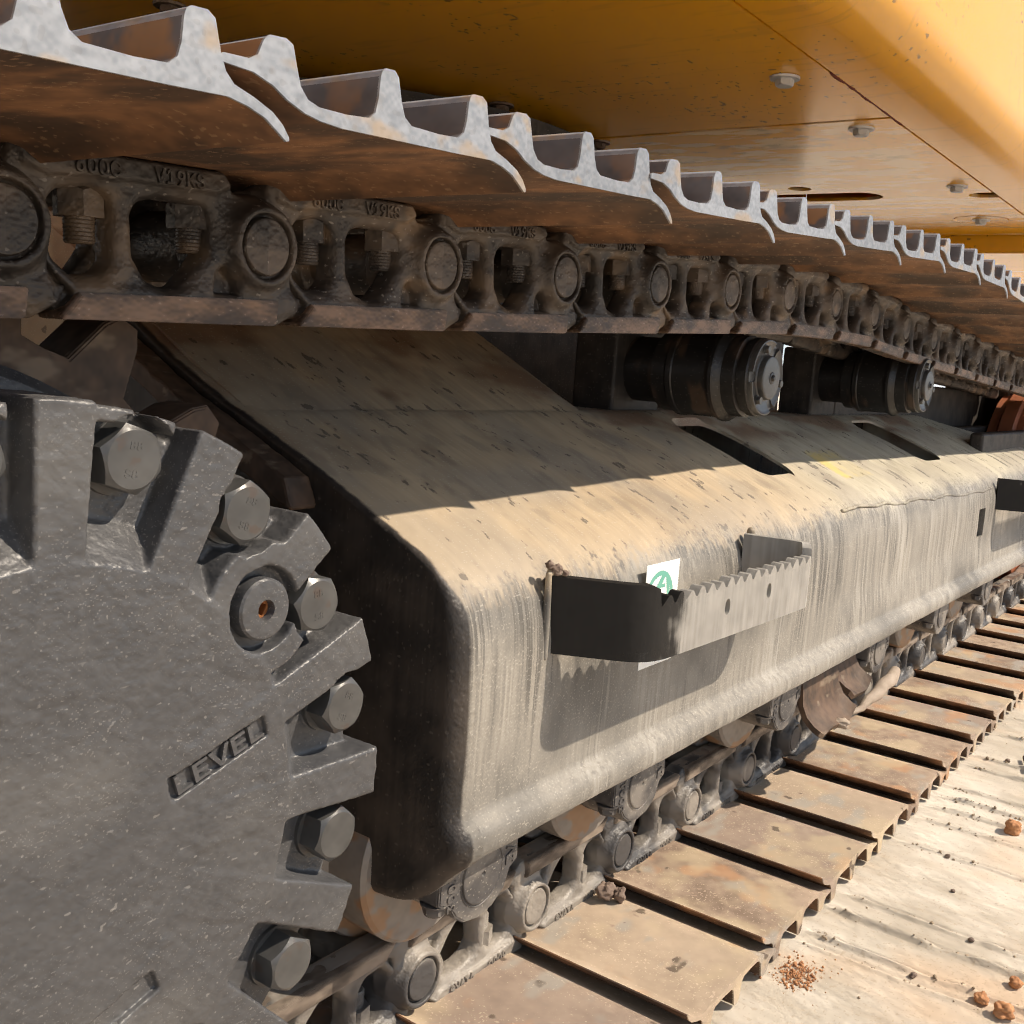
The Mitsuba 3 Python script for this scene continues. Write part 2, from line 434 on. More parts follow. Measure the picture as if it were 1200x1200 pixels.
def extrude_xz(poly, y0, y1):
    """Extrude a shapely polygon in (x, z) from y0 to y1."""
    m = trimesh.creation.extrude_polygon(poly, y1 - y0, engine='earcut')
    v = m.vertices.copy()
    m.vertices = np.c_[v[:, 0], y1 - v[:, 2], v[:, 1]]
    m.fix_normals()
    return m


def extrude_xz_bev(poly, y0, y1, b=0.0015, steps=3):
    """Same with rounded rims, as one solid."""
    out = []
    for k in range(steps):
        t = (k + 0.5) / steps * math.pi / 2
        ins, dy = b * (1 - math.sin(t)), b * (1 - math.cos(t))
        out.append((ins, dy))
    g = m3.Manifold()
    for ins, dy in out + [(0.0, b)]:
        q = poly.buffer(-ins, join_style=1)
        for s in getattr(q, 'geoms', [q]):
            if not s.is_empty:
                g = g + man(extrude_xz(s, y0 + dy, y1 - dy))
    return tm(g)


def tube(pts, r, seg=8):
    pts = np.asarray(pts, float)
    g = m3.Manifold()
    s = m3.Manifold.sphere(1.0, seg)
    rr = np.broadcast_to(r, len(pts))
    sp = [s.scale((a, a, a)).translate(tuple(p)) for p, a in zip(pts, rr)]
    hs = [m3.Manifold.batch_hull(sp[i:i + 2]) for i in range(len(sp) - 1)]
    return tm(m3.Manifold.batch_boolean(hs, m3.OpType.Add))


def surfnet(F, lo, h):
    """Naive surface nets on a regular grid, inside where F < 0."""
    F = np.asarray(F, np.float32)
    s = F < 0
    nx, ny, nz = F.shape
    cnt = np.zeros((nx - 1, ny - 1, nz - 1), np.int8)
    for a in (0, 1):
        for b in (0, 1):
            for c in (0, 1):
                cnt += s[a:nx - 1 + a, b:ny - 1 + b, c:nz - 1 + c]
    act = (cnt > 0) & (cnt < 8)
    ii, jj, kk = np.nonzero(act)
    idx = np.full(act.shape, -1, np.int64)
    idx[ii, jj, kk] = np.arange(len(ii))
    acc, num = np.zeros((len(ii), 3)), np.zeros(len(ii))
    cor = [(a, b, c) for a in (0, 1) for b in (0, 1) for c in (0, 1)]
    val = {q: F[ii + q[0], jj + q[1], kk + q[2]] for q in cor}
    for q in cor:
        for ax in range(3):
            if q[ax] == 0:
                w = tuple(1 if k == ax else q[k] for k in range(3))
                va, vb = val[q], val[w]
                x = (va < 0) != (vb < 0)
                t = np.where(x, va / np.where(x, va - vb, 1), 0)
                p = np.tile(np.array(q, float), (len(ii), 1))
                p[:, ax] += t
                acc[x] += p[x]
                num[x] += 1
    v = np.array(lo) + h * (np.stack([ii, jj, kk], 1) + acc / num[:, None])
    faces = []
    for ax in range(3):
        u, w = (ax + 1) % 3, (ax + 2) % 3
        sl0, sl1 = [slice(None)] * 3, [slice(None)] * 3
        sl0[ax], sl1[ax] = slice(0, -1), slice(1, None)
        for k in (u, w):
            sl0[k] = sl1[k] = slice(1, F.shape[k] - 1)
        A, B = s[tuple(sl0)], s[tuple(sl1)]
        e = np.stack(np.nonzero(A != B), 1)
        e[:, u] += 1
        e[:, w] += 1
        flip = s[e[:, 0], e[:, 1], e[:, 2]]
        q = []
        for du, dw in ((-1, -1), (0, -1), (0, 0), (-1, 0)):
            g = e.copy()
            g[:, u] += du
            g[:, w] += dw
            q.append(idx[g[:, 0], g[:, 1], g[:, 2]])
        q = np.stack(q, 1)
        q[~flip] = q[~flip][:, ::-1]
        faces += [q[:, [0, 1, 2]], q[:, [0, 2, 3]]]
    m = trimesh.Trimesh(v, np.vstack(faces), process=False)
    return m


def grid3(lo, hi, h):
    ax = [np.arange(a, b + h, h, dtype=np.float32) for a, b in zip(lo, hi)]
    return np.meshgrid(*ax, indexing='ij')


def poly_sd(pts, X, Z):
    """Signed distance of a closed polygon, on 2-D arrays."""
    pts = np.asarray(pts, np.float32)
    d = np.full(X.shape, 1e9, np.float32)
    ins = np.zeros(X.shape, bool)
    for i in range(len(pts)):
        a, b = pts[i - 1], pts[i]
        e = b - a
        wx, wz = X - a[0], Z - a[1]
        t = np.clip((wx * e[0] + wz * e[1]) / (e @ e), 0, 1)
        d = np.minimum(d, (wx - e[0] * t) ** 2 + (wz - e[1] * t) ** 2)
        c = ((a[1] > Z) != (b[1] > Z)) & (X < (b[0] - a[0]) * (Z - a[1]) / (b[1] - a[1] + 1e-12) + a[0])
        ins ^= c
    d = np.sqrt(d)
    return np.where(ins, -d, d)


def slab(d2, Y, y0, y1, r=0.0):
    """Extrusion of a 2-D distance (broadcast along y) with edges rounded by r."""
    a, b = d2 + r, np.abs(Y - (y0 + y1) / 2) - (y1 - y0) / 2 + r
    return np.minimum(np.maximum(a, b), 0) + np.sqrt(np.maximum(a, 0) ** 2 + np.maximum(b, 0) ** 2) - r


def smin(a, b, k):
    h = np.maximum(k - np.abs(a - b), 0) / k
    return np.minimum(a, b) - h * h * k * 0.25


def smax(a, b, k):
    return -smin(-a, -b, k)


def hexbolt(R=0.0205, h=0.015, washer=0.003, wr=0.022, seg=48):
    """Hex head with a chamfered crown on a washer; axis along -y, washer back on y = 0, crown at y = -(h + washer)."""
    hx = m3.Manifold.cylinder(h, R, R, 6).translate((0, 0, washer))
    cone = m3.Manifold.cylinder(h - 0.0032, R * 1.01, R * 1.01, seg).translate((0, 0, washer)) + \
        m3.Manifold.cylinder(0.0032, R * 1.01, R * 0.80, seg).translate((0, 0, washer + h - 0.0032))
    g = hx ^ cone
    if washer > 0:
        g = g + m3.Manifold.cylinder(washer, wr, wr * 0.98, seg)
    return tm(g.rotate((90, 0, 0)))


def lump(p, r, seed, squash=0.7, sub=3, amp=0.55):
    m = trimesh.creation.icosphere(subdivisions=sub, radius=1.0)
    v = m.vertices
    d = 0.72 + amp * (meshkit.fbm(v * 1.7 + seed * 7.3, 4, seed) - 0.5) * 2 * 0.8
    m.vertices = v * d[:, None] * r * np.array([1, 0.85, squash]) + np.asarray(p)
    return m


def text_on(text, h, depth, origin, xdir, updir, bold=True):
    """Raised letters: reading along xdir, standing along updir, from origin (bottom left)."""
    m = meshkit.text_mesh(text, h, depth, bold)
    x, u = np.asarray(xdir, float), np.asarray(updir, float)
    x /= np.linalg.norm(x)
    u = u - x * (u @ x)
    u /= np.linalg.norm(u)
    n = np.cross(x, u)
    m.vertices = m.vertices @ np.stack([x, u, n]) + np.asarray(origin)
    return m


# ---------------------------------------------------------------- ground
def make_ground():
    def h(x, y):
        p = np.stack([x * 9, y * 7, 0 * x], -1)
        q = np.stack([x * 45, y * 30, 0 * x + 3], -1)
        z = 0.0025 * (meshkit.fbm(p, 3, 1) - 0.5) + 0.0014 * (meshkit.fbm(q, 3, 2) - 0.5)
        for xr, a in RIDGES:
            w = xr + 0.012 * (meshkit.noise(np.stack([0 * x + xr * 9, y * 14, 0 * x], -1), 5) - 0.5) - 0.11 * (y + 0.04) * 0.12
            act = 0.9 * np.clip((-0.0 - y) / 0.03, 0, 1) * (0.4 + meshkit.noise(np.stack([0 * x + xr * 5, y * 40, 0 * x], -1), 6))
            z = z + a * act * np.exp(-((x - w) / 0.0042) ** 2) - 0.8 * a * act * np.exp(-((x - w - 0.009) / 0.0042) ** 2)
        return z - 0.002

    fx, fy = np.arange(3.2, 5.2, 0.003), np.arange(-0.62, 0.12, 0.006)
    bx = np.r_[-300, -60, -15, -4, 0, 1.5, 2.5]
    ax = np.r_[6.2, 7.5, 10, 16, 40, 120, 400]
    xs = np.r_[bx, fx, ax]
    ys = np.r_[-300, -60, -15, -5, -2, -1, fy, 0.4, 1, 2, 4, 8, 20, 60, 300]
    X, Y = np.meshgrid(xs, ys, indexing='ij')
    inner = (X >= fx[0]) & (X <= fx[-1]) & (Y >= fy[0]) & (Y <= fy[-1])
    Z = np.where(inner, h(X, Y), -0.002)
    v = np.stack([X, Y, Z], -1).reshape(-1, 3)
    n, m = X.shape
    i, j = np.meshgrid(np.arange(n - 1), np.arange(m - 1), indexing='ij')
    a = (i * m + j).ravel()
    f = np.vstack([np.c_[a, a + m, a + m + 1], np.c_[a, a + m + 1, a + 1]])
    return trimesh.Trimesh(v, f, process=False), h


RIDGES = [(3.50, 0.004), (3.532, 0.009), (3.612, 0.010), (3.668, 0.006), (3.90, 0.005), (4.02, 0.006), (4.09, 0.009), (4.15, 0.010),
          (4.21, 0.007), (4.35, 0.008), (4.42, 0.009), (4.60, 0.007), (4.75, 0.008)]
gm, ground_h = make_ground()
scene['ground'] = mikit.ply(gm, 'ground_dirt', smooth=True)
_used.add('ground')
labels['ground'] = {'label': 'pale dusty concrete yard with dirt ridges left by the tracks', 'kind': 'structure'}

# ---------------------------------------------------------------- the crawler track
P = 0.2
YL = 0.2128            # outer face of the outer links
SHOE_W = 0.62
YC = SHOE_W / 2
PROFILE = [(-.240, .0262), (-.2405, .0290), (-.2385, .0303), (-.2235, .0308), (-.2185, .0335), (-.2156, .0395), (-.2140, .0420), (-.2110, .0440), (-.2010, .0446),
           (-.1965, .0425), (-.1940, .0330), (-.1915, .0245), (-.1865, .0190), (-.1790, .0168), (-.1600, .0166), (-.1430, .0178), (-.1385, .0212),
           (-.1362, .0290), (-.1348, .0405), (-.1336, .0434), (-.1308, .0452), (-.1240, .0454), (-.1208, .0425), (-.1180, .0300), (-.1150, .0228), (-.1095, .0192),
           (-.0860, .0186), (-.0685, .0195), (-.0635, .0232), (-.0612, .0300), (-.0597, .0412), (-.0585, .0442), (-.0556, .0460), (-.0470, .0463), (-.0428, .0435),
           (-.0400, .0300), (-.0372, .0222), (-.0325, .0174), (-.0210, .0138), (-.0095, .0090), (-.0030, .0040), (.0008, -.0010), (.0010, -.0028),
           (-.0008, -.0034), (-.0060, .0002), (-.0140, .0055), (-.0240, .0090), (-.0360, .0114), (-.0700, .0105), (-.1630, .0092), (-.1780, .0103),
           (-.1890, .0124), (-.2000, .0165), (-.2090, .0215), (-.2210, .0252)]
prof_poly = sg.Polygon(PROFILE)


def prism_quads(poly_pts, y0, y1, ny):
    """Strip mesh of the profile swept along y with ny segments, open at the ends."""
    p = np.asarray(poly_pts)
    ys = np.linspace(y0, y1, ny + 1)
    v = np.concatenate([np.c_[p[:, 0], np.full(len(p), y), p[:, 1]] for y in ys])
    n = len(p)
    f = []
    for k in range(ny):
        for i in range(n):
            a, b = k * n + i, k * n + (i + 1) % n
            f += [[a, b, b + n], [a, b + n, a + n]]
    m = trimesh.Trimesh(v, f, process=False)
    return m


TIP = (0.0274, 0.039)       # shoe profile origin in the link's own axes (x along the run, z outward, pin at the origin)
shoe_pts = [(a + TIP[0], b + TIP[1]) for a, b in PROFILE]
shoe_poly = sg.Polygon(shoe_pts)
CUT = 0.0016


def split_shoe():
    body = prism_quads(shoe_pts, CUT, SHOE_W, 2)
    far = extrude_xz(shoe_poly, SHOE_W - 0.0005, SHOE_W)
    body = cat(body, far)
    cut = extrude_xz(shoe_poly, 0.0, CUT)
    return body, cut


def shoe_meshes():
    """Plate (underside and lips), three grouser bars (upper surface) and the sawn end face."""
    p = np.asarray(shoe_pts)
    n = len(p)
    body, cut = split_shoe()
    # crowns of the bars (worn, and brightened as sunlit edges), the bars themselves, and the rest
    f = np.asarray(body.faces)
    side = np.arange(len(f)) < 2 * n * 2
    seg = np.where(side, (np.arange(len(f)) // 2) % n, -1)
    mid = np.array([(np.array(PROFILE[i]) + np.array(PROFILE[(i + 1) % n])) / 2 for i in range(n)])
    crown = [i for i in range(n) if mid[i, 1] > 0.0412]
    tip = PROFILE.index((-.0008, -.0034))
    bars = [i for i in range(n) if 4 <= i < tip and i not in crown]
    out = []
    for sel in (np.isin(seg, bars), np.isin(seg, crown), ~np.isin(seg, bars + crown)):
        m = trimesh.Trimesh(body.vertices, f[sel], process=False)
        m.remove_unreferenced_vertices()
        out.append(m)
    return out[2], out[0], out[1], cut


def link_sdf(h, cyl_detail=True):
    lo, hi = (-0.245, -0.006, -0.064), (0.052, 0.062, 0.056)
    X, Y, Z = grid3(lo, hi, h)
    X2, Z2 = X[:, 0, :], Z[:, 0, :]

    def ex(d2, y0, y1, r=0.0):
        return slab(d2[:, None, :], Y, y0, y1, r)

    plate = [(-.190, .0475), (-.036, .0478), (-.022, .036), (.0, .029), (.026, .012), (.030, -.010), (.036, -.046), (.018, -.050), (-.158, -.048),
             (-.178, -.020), (-.196, -.005), (-.200, .020)]
    d = ex(poly_sd(plate, X2, Z2), 0.009, 0.034, 0.003)
    band = [(-.186, .0475), (-.034, .0478), (-.028, .040), (-.040, .0335), (-.100, .0345), (-.168, .0310), (-.184, .036)]
    d = smin(d, ex(poly_sd(band, X2, Z2), 0.004, 0.030, 0.002), 0.006)
    boss = np.hypot(X2, Z2)[:, None, :] - (0.0290 + 0.0088 * np.clip((Y + 0.002) / 0.018, 0, 1))
    boss = smax(boss, np.abs(Y - 0.0155) - 0.0185, 0.003)
    d = smin(d, boss, 0.008)
    bush = np.hypot(X2 + 0.2, Z2) - 0.0405
    d = smin(d, ex(bush, 0.020, 0.056, 0.003), 0.010)
    arm = poly_sd([(-.22, .024), (-.165, .030), (-.165, -.045), (-.188, -.030), (-.22, -.020)], X2, Z2)
    d = smin(d, ex(arm, 0.018, 0.040, 0.003), 0.010)
    foot = poly_sd([(-.160, -.0575), (.020, -.0575), (.040, -.046), (.046, -.036), (-.152, -.0375)], X2, Z2)
    d = smin(d, ex(foot, 0.0105, 0.034, 0.002), 0.010)
    w1 = [(-.166, .017), (-.158, .0255), (-.137, .0285), (-.122, .0240), (-.1185, .0150), (-.1195, -.0200), (-.128, -.0290), (-.150, -.0315), (-.164, -.0200), (-.168, -.003)]
    w2 = [(-.1075, .013), (-.1010, .0225), (-.0850, .0275), (-.0600, .0275), (-.0440, .0240), (-.0400, .013), (-.0415, -.004), (-.0540, -.0210), (-.0680, -.0345), (-.0800, -.0365),
          (-.0960, -.0310), (-.1060, -.0150)]
    for w in (w1, w2):
        sd = poly_sd(np.array(sg.Polygon(w).buffer(-0.011, 8).buffer(0.011, 8).exterior.coords)[:-1], X2, Z2)
        flare = 0.010 * np.clip((0.022 - Y) / 0.022, 0, 1) ** 2
        d = smax(d, -(sd[:, None, :] - flare + 0.002), 0.006)
    fin = poly_sd([(-.040, -.0360), (-.018, -.0360), (-.020, -.026), (-.031, -.016), (-.036, -.022)], X2, Z2)
    d = smax(d, -ex(fin, -0.02, 0.020, 0.002), 0.006)
    pin = np.hypot(X2, Z2) - 0.0238
    d = smax(d, -ex(pin, -0.02, 0.0035), 0.002)
    notch = poly_sd([(-.215, -.02), (-.176, -.015), (-.1504, -.041), (-.166, -.058), (-.18, -.07), (-.25, -.07), (-.25, -.03)], X2, Z2)
    d = smax(d, -ex(notch, -0.02, 0.017, 0.002), 0.004)
    if h < 0.0025:
        d = d + 0.0007 * (meshkit.fbm(np.stack([X, Y, Z], -1) * 90, 2, 3).astype(np.float32) - 0.5)
    m = surfnet(d, lo, h)
    return m


link_hi = link_sdf(0.0017)
link_lo = link_sdf(0.0034)
link_in = link_lo.copy()
link_in.vertices[:, 1] *= -1
link_in.invert()
rail_poly = sg.Polygon([(-.1640, -.0572), (-.1490, -.0400), (.0170, -.0385), (.0140, -.0578)])
rail_mesh = extrude_xz_bev(rail_poly.buffer(-.002).buffer(.002), 0.0025, 0.036, 0.0042, 6)
pin_mesh = lathe_y([(0.0, -0.0022), (0.0185, -0.0022), (0.0202, -0.0018), (0.0213, -0.0004), (0.0216, 0.004), (0.0216, 0.03), (0, 0.03)], 48)
bolt_m = cat(hexbolt(0.0165, 0.019, 0.0, 0.0), *[lathe_y([(0, 0.0), (0.0098, 0.0), (0.0098, 0.016), (0.0088, 0.017), (0, 0.017)], 20)],
             *[lathe_y([(0.0090, a), (0.0104, a + 0.0011), (0.0090, a + 0.0022)], 20) for a in np.arange(0.001, 0.016, 0.0026)])
bolt_m.apply_transform(trimesh.transformations.rotation_matrix(-math.pi / 2, [1, 0, 0]))   # head up (+z), thread hanging below
bolt_m.apply_translation([0, 0, 0])
S_shoe, S_grouser, S_crown, S_cut = shoe_meshes()
ply_shoe_u, ply_shoe_l = mikit.ply(S_shoe, 'rust_and_lip_shade', smooth=38), mikit.ply(S_shoe, 'dusty_shoe', smooth=38)
ply_gr_u, ply_gr_l = mikit.ply(S_grouser, 'grouser_steel', smooth=38), mikit.ply(S_grouser, 'rust_and_lip_shade', smooth=38)  # darker rust on lower bars and lips paints the shade in the gaps
ply_cr_u, ply_cr_l = mikit.ply(S_crown, 'sawn_steel', smooth=38), mikit.ply(S_crown, 'dusty_shoe', smooth=38)  # bright steel on the upper crowns paints their sunlit edge over real wear
ply_cut_u, ply_cut_l = mikit.ply(S_cut, 'sawn_steel', smooth=False), mikit.ply(S_cut, 'dusty_shoe', smooth=False)
ply_link_hi, ply_link_lo, ply_link_in = (mikit.ply(m, 'link_casting', smooth=True) for m in (link_hi, link_lo, link_in))
ply_rail = mikit.ply(rail_mesh, 'rail_steel', smooth=35)
ply_pin = mikit.ply(pin_mesh, 'link_casting', smooth=35)
ply_bolt = mikit.ply(bolt_m, 'link_casting', smooth=35)
bush_mesh = lathe_y([(0.0, 0.0), (0.028, 0.0), (0.028, 0.10), (0, 0.10)], 32)
ply_bush = mikit.ply(bush_mesh, 'link_casting', smooth=35)
txt_link = [(text_on('600C', 0.0092, 0.0026, (-.152, 0.0048, .0345), (1, 0, 0), (0, 0, 1)), text_on('V19KS', 0.0092, 0.0026, (-.094, 0.0048, .0350), (1, 0, 0), (0, 0, 1)))]
ply_txt = [mikit.ply(t, 'link_casting', smooth=False) for t in txt_link[0]]

UP_PIN_X = [2.3723, 2.5723, 2.7723, 2.9723, 3.1723, 3.3723, 3.5723, 3.7723, 3.9723, 4.1723, 4.3723, 4.5723, 4.7723, 4.9723, 5.1723, 5.3723, 5.5723, 5.7723, 5.9723]
UP_PIN_Z = [.7560, .7660, .7747, .7832, .7933, .8050, .8166, .8280, .8320, .8300, .8180, .8080, .8000, .7910, .7820, .7740, .7660, .7560, .7450]
LOW_Z = 0.0795
pins = []
# wrap under and around the sprocket (low to high, on its near side)
SPX, SPZ, SPR = 2.49, 0.4235, 0.335
for k in range(1, 6):
    a = -math.pi / 2 - k * math.pi / 6 - 0.10
    pins.append((SPX + SPR * math.cos(a) * 1.02, SPZ + SPR * math.sin(a)))
n_wrap = len(pins)
pins += list(zip(UP_PIN_X, UP_PIN_Z))
n_up = len(pins)
IDX, IDZ, IDR = 6.10, 0.41, 0.330
for k in range(1, 6):
    a = math.pi / 2 - k * math.pi / 6 - 0.05
    pins.append((IDX + IDR * math.cos(a), IDZ + IDR * math.sin(a)))
n_idler = len(pins)
LOW_PIN_X = [3.0100 + P * k for k in range(15, -3, -1)]
pins += [(x, LOW_Z) for x in LOW_PIN_X if x < 6.05]
pins = [(x, z) for x, z in pins]

track = thing('crawler_track', 'steel crawler track with triple grouser shoes, rusty above, dusty below', 'crawler track')
for i in range(len(pins)):
    (x0, z0), (x1, z1) = pins[i - 1], pins[i]
    ang = math.atan2(z1 - z0, x1 - x0)
    M = T().translate([x1, 0, z1]) @ T().rotate([0, 1, 0], -math.degrees(ang))
    upper = z1 > 0.45
    jy = float(rng.normal(0, 0.0012))
    Ms = M @ T().translate([0, jy, 0.0 if upper else -0.0075]) @ T().rotate([1, 0, 0], float(rng.normal(0, 0.10)))
    near = (n_wrap <= i < n_wrap + 7) or (not upper and x1 < 4.0 and i >= n_idler)
    sh = part(track, 'shoe', ply_shoe_u if upper else ply_shoe_l, None, tw=Ms)
    part(sh, 'grouser_face', ply_gr_u if upper else ply_gr_l, None, tw=Ms)
    part(sh, 'worn_lit_crown', ply_cr_u if upper else ply_cr_l, None, tw=Ms)
    part(sh, 'sawn_end', ply_cut_u if upper else ply_cut_l, None, tw=Ms)
    Ml = M @ T().translate([0, YL, 0])
    lk = part(track, 'link', ply_link_hi if near else ply_link_lo, None, tw=Ml)
    part(lk, 'rail', ply_rail, None, tw=Ml)
    part(lk, 'pin', ply_pin, None, tw=Ml @ T().rotate([0, 1, 0], float(rng.uniform(0, 360))))
    for bx, bz in ((-.133, .0085), (-.0455, .0085)):
        part(lk, 'bolt', ply_bolt, None, tw=Ml @ T().translate([bx, 0.030, bz + 0.0]) @ T().rotate([0, 0, 1], float(rng.uniform(0, 60))))
    if near:
        for q in ply_txt:
            part(lk, 'lettering', q, None, tw=Ml)
    Mi = M @ T().translate([0, 2 * YC - YL, 0])
    part(track, 'inner_link', ply_link_in, None, tw=Mi)
    part(track, 'bushing', ply_bush, None, tw=M @ T().translate([0, YC - 0.05, 0]))

# ---------------------------------------------------------------- drive sprocket with its bolted hub cover
HX, HZ, HY = 2.5337, 0.4078, 0.095
RIB = [88.1, 65.0, 20.7, -2.4, -25.3, -48, -70.5, -93, -115.5, -138, -160.5, 177, 154.5, 132, 110.0]
BOLT = [100.0, 77.2, 55.0, 31.9, 11.0, -12.9, -35.9, -59, -81.5, -104, -126.5, -149, -171.5, 166, 143.5, 122]
PLUG = (0.147, 0.1285)


def hub_mesh(h=0.0018):
    lo, hi = (-0.272, 0.088, -0.272), (0.272, 0.172, 0.272)
    X, Y, Z = grid3(lo, hi, h)
    X2, Z2 = X[:, 0, :], Z[:, 0, :]
    R2 = np.hypot(X2, Z2)

    def ex(d2, y0, y1, r=0.0):
        return slab(d2[:, None, :], Y, y0, y1, r)

    base = ex(R2 - 0.2515, 0.120, 0.168, 0.003)
    core = R2 - 0.1725
    ribs = np.full(X2.shape, 9.0, np.float32)
    for a in RIB:
        t = math.radians(a)
        u, w = X2 * math.cos(t) + Z2 * math.sin(t), -X2 * math.sin(t) + Z2 * math.cos(t)
        half = 0.0150 + 0.0030 * np.clip((u - 0.17) / 0.09, 0, 1)
        ribs = np.minimum(ribs, np.maximum(np.maximum(np.abs(w) - half, R2 - 0.2618), 0.10 - u))
    pb = np.hypot(X2 - PLUG[0], Z2 - PLUG[1]) - 0.0445
    t = math.radians(42.3)
    u, w = X2 * math.cos(t) + Z2 * math.sin(t), -X2 * math.sin(t) + Z2 * math.cos(t)
    stub = np.maximum(np.maximum(np.abs(w) - 0.0175, R2 - 0.2618), 0.19 - u)
    ribs = np.minimum(ribs, np.minimum(pb, stub))
    ang = np.degrees(np.arctan2(Z2, X2))
    for a0, a1, r0, r1 in ((72.6, 88.0, 0.2510, 0.2600), (95.0, 110.0, 0.2510, 0.2605), (-8, 4, 0.2440, 0.2500)):
        if r1 > 0.255:
            ribs = np.minimum(ribs, np.maximum(np.maximum(r0 - R2, R2 - r1), np.maximum(a0 - ang, ang - a1) * R2 * 0.0175))
    top = ex(np.minimum(ribs, 9), HY, 0.165, 0.0022)
    # the disc's own edge slopes down into the pockets
    slope = np.maximum(R2 - 0.1735, 0)[:, None, :]
    cone = (slope - (Y - HY) * 0.95) * 0.72
    corem = np.maximum(np.maximum(cone, (R2 - 0.24)[:, None, :]), np.maximum(HY - Y, Y - 0.165))
    d = np.minimum(np.minimum(base, corem), top)
    d = smin(np.minimum(base, corem), top, 0.003)
    for a in BOLT:      # spot faces round the bolts
        t = math.radians(a)
        d = np.maximum(d, -ex(np.hypot(X2 - 0.2335 * math.cos(t), Z2 - 0.2335 * math.sin(t)) - 0.0262, 0.080, 0.1205, 0.0015))
    pr = np.hypot(X2 - PLUG[0], Z2 - PLUG[1]) - 0.0280
    d = smax(d, -ex(pr, 0.06, HY + 0.011, 0.0012), 0.002)
    for (ax, az, L, H, tt) in TEXT_BOX:
        c, s = math.cos(tt), math.sin(tt)
        uu, ww = (X2 - ax) * c + (Z2 - az) * s, -(X2 - ax) * s + (Z2 - az) * c
        bx = np.maximum(np.abs(uu - L / 2) - L / 2, np.abs(ww - H / 2) - H / 2)
        d = smax(d, -ex(bx, 0.06, HY + 0.0042, 0.0006), 0.0015)
    band = np.abs(d) < 0.006
    pts = np.stack([X[band], Y[band], Z[band]], -1)
    d[band] += (0.0009 * 0.6 * (meshkit.fbm(pts * 45, 2, 4) - 0.5) + 0.0006 * (meshkit.noise(pts * 230, 5) - 0.5)).astype(np.float32)
    return surfnet(d, lo, h)


TEXT_BOX = [(0.0815, 0.0195, 0.0760, 0.0150, math.radians(18.2)), (-0.005, -0.128, 0.084, 0.0155, math.radians(19.5))]
spr = thing('drive_sprocket', 'grey cast drive sprocket with a ring of hex bolts, near end of track', 'sprocket')
hubm = hub_mesh()
hubm.apply_translation([HX, 0, HZ])
part(spr, 'hub_cover', hubm, 'hub_paint', smooth=True, label='dark grey cast hub cover with radial ribs and bolt pockets')
hb = hexbolt(0.0208, 0.0185, 0.003, 0.0228)
for k, a in enumerate(BOLT):
    t = math.radians(a)
    bx, bz = HX + 0.2335 * math.cos(t), HZ + 0.2335 * math.sin(t)
    rot = [12, 20, 38, 8, 50, 44, 28][k] if k < 7 else random.uniform(0, 60)
    tw = T().translate([bx, 0.1205, bz]) @ T().rotate([0, 1, 0], rot)
    b = part(spr, 'bolt', hb, 'bolt_steel', smooth=25, tw=tw)
    if 1 <= k <= 4:
        tx = (text_on('88', 0.0050, 0.0005, (-.0045, -.0214, .0055), (1, 0, 0), (0, 0, 1)), text_on('S8', 0.0050, 0.0005, (-.0050, -.0214, -.0105), (1, 0, 0), (0, 0, 1)))
        mt = T().translate([bx, 0.1205, bz]) @ T().rotate([0, 1, 0], -random.uniform(-25, 25))
        for q in tx:
            part(b, 'head_mark', q, 'bolt_steel', smooth=False, tw=mt)
# drain plug
pl = lathe_y([(0.0062, 0.014), (0.0062, 0.003), (0.0068, 0.0), (0.0165, 0.0), (0.0190, 0.0006), (0.0204, 0.0022), (0.0206, 0.005), (0.0206, 0.016)], 64)
pk = part(spr, 'oil_plug', pl, 'hub_paint', smooth=30, tw=T().translate([HX + PLUG[0], HY - 0.0015, HZ + PLUG[1]]), label='round oil plug with a rusty square socket')
sq = man(lathe_y([(0.0, 0.006), (0.0066, 0.006), (0.0066, 0.015), (0.0, 0.015)], 32)) - m3.Manifold.cube((0.0076, 0.05, 0.0076), True).rotate((0, 25, 0)).translate((0, -0.013, 0))
part(pk, 'socket', tm(sq), 'plug_rust', smooth=30, tw=T().translate([HX + PLUG[0], HY - 0.0015, HZ + PLUG[1]]))
tt = TEXT_BOX[0][4]
xd, ud = np.array([math.cos(tt), 0, math.sin(tt)]), np.array([-math.sin(tt), 0, math.cos(tt)])
o = np.array([HX + TEXT_BOX[0][0], HY + 0.0044, HZ + TEXT_BOX[0][1]])
word = text_on('LEVEL', 0.0118, 0.0040, (0, 0, 0), xd, ud)
wid = (word.vertices @ xd).max()
word.vertices += np.outer(word.vertices @ xd, xd) * (0.0715 / wid - 1) + o + xd * 0.0022 + ud * 0.0016
part(spr, 'lettering', word, 'hub_paint', smooth=False, label='raised word LEVEL in a sunk box')
# toothed ring behind
ring = []
NT = 21
for k in range(NT):
    a = 2 * math.pi * (k + 0.41) / NT
    g = 2 * math.pi / NT
    for da, r in ((-0.50, 0.300), (-0.30, 0.302), (-0.17, 0.338), (-0.09, 0.350), (0.09, 0.350), (0.17, 0.338), (0.30, 0.302)):
        ring.append((r * math.cos(a + da * g), r * math.sin(a + da * g)))
rp = sg.Polygon(ring).difference(sg.Point(0, 0).buffer(0.18))
rm = extrude_xz_bev(rp, 0.283, 0.337, 0.004)
part(spr, 'toothed_ring', rm, 'guard_rust', smooth=30, tw=T().translate([HX - 0.01, 0, HZ + 0.006]), label='rusty toothed ring meshing with the track')
dm = lathe_y([(0.0, 0.258), (0.255, 0.258), (0.268, 0.262), (0.276, 0.272), (0.276, 0.284), (0.0, 0.284)], 96)
part(spr, 'flange_disc', dm, 'hub_paint', smooth=30, tw=T().translate([HX - 0.01, 0, HZ + 0.006]))
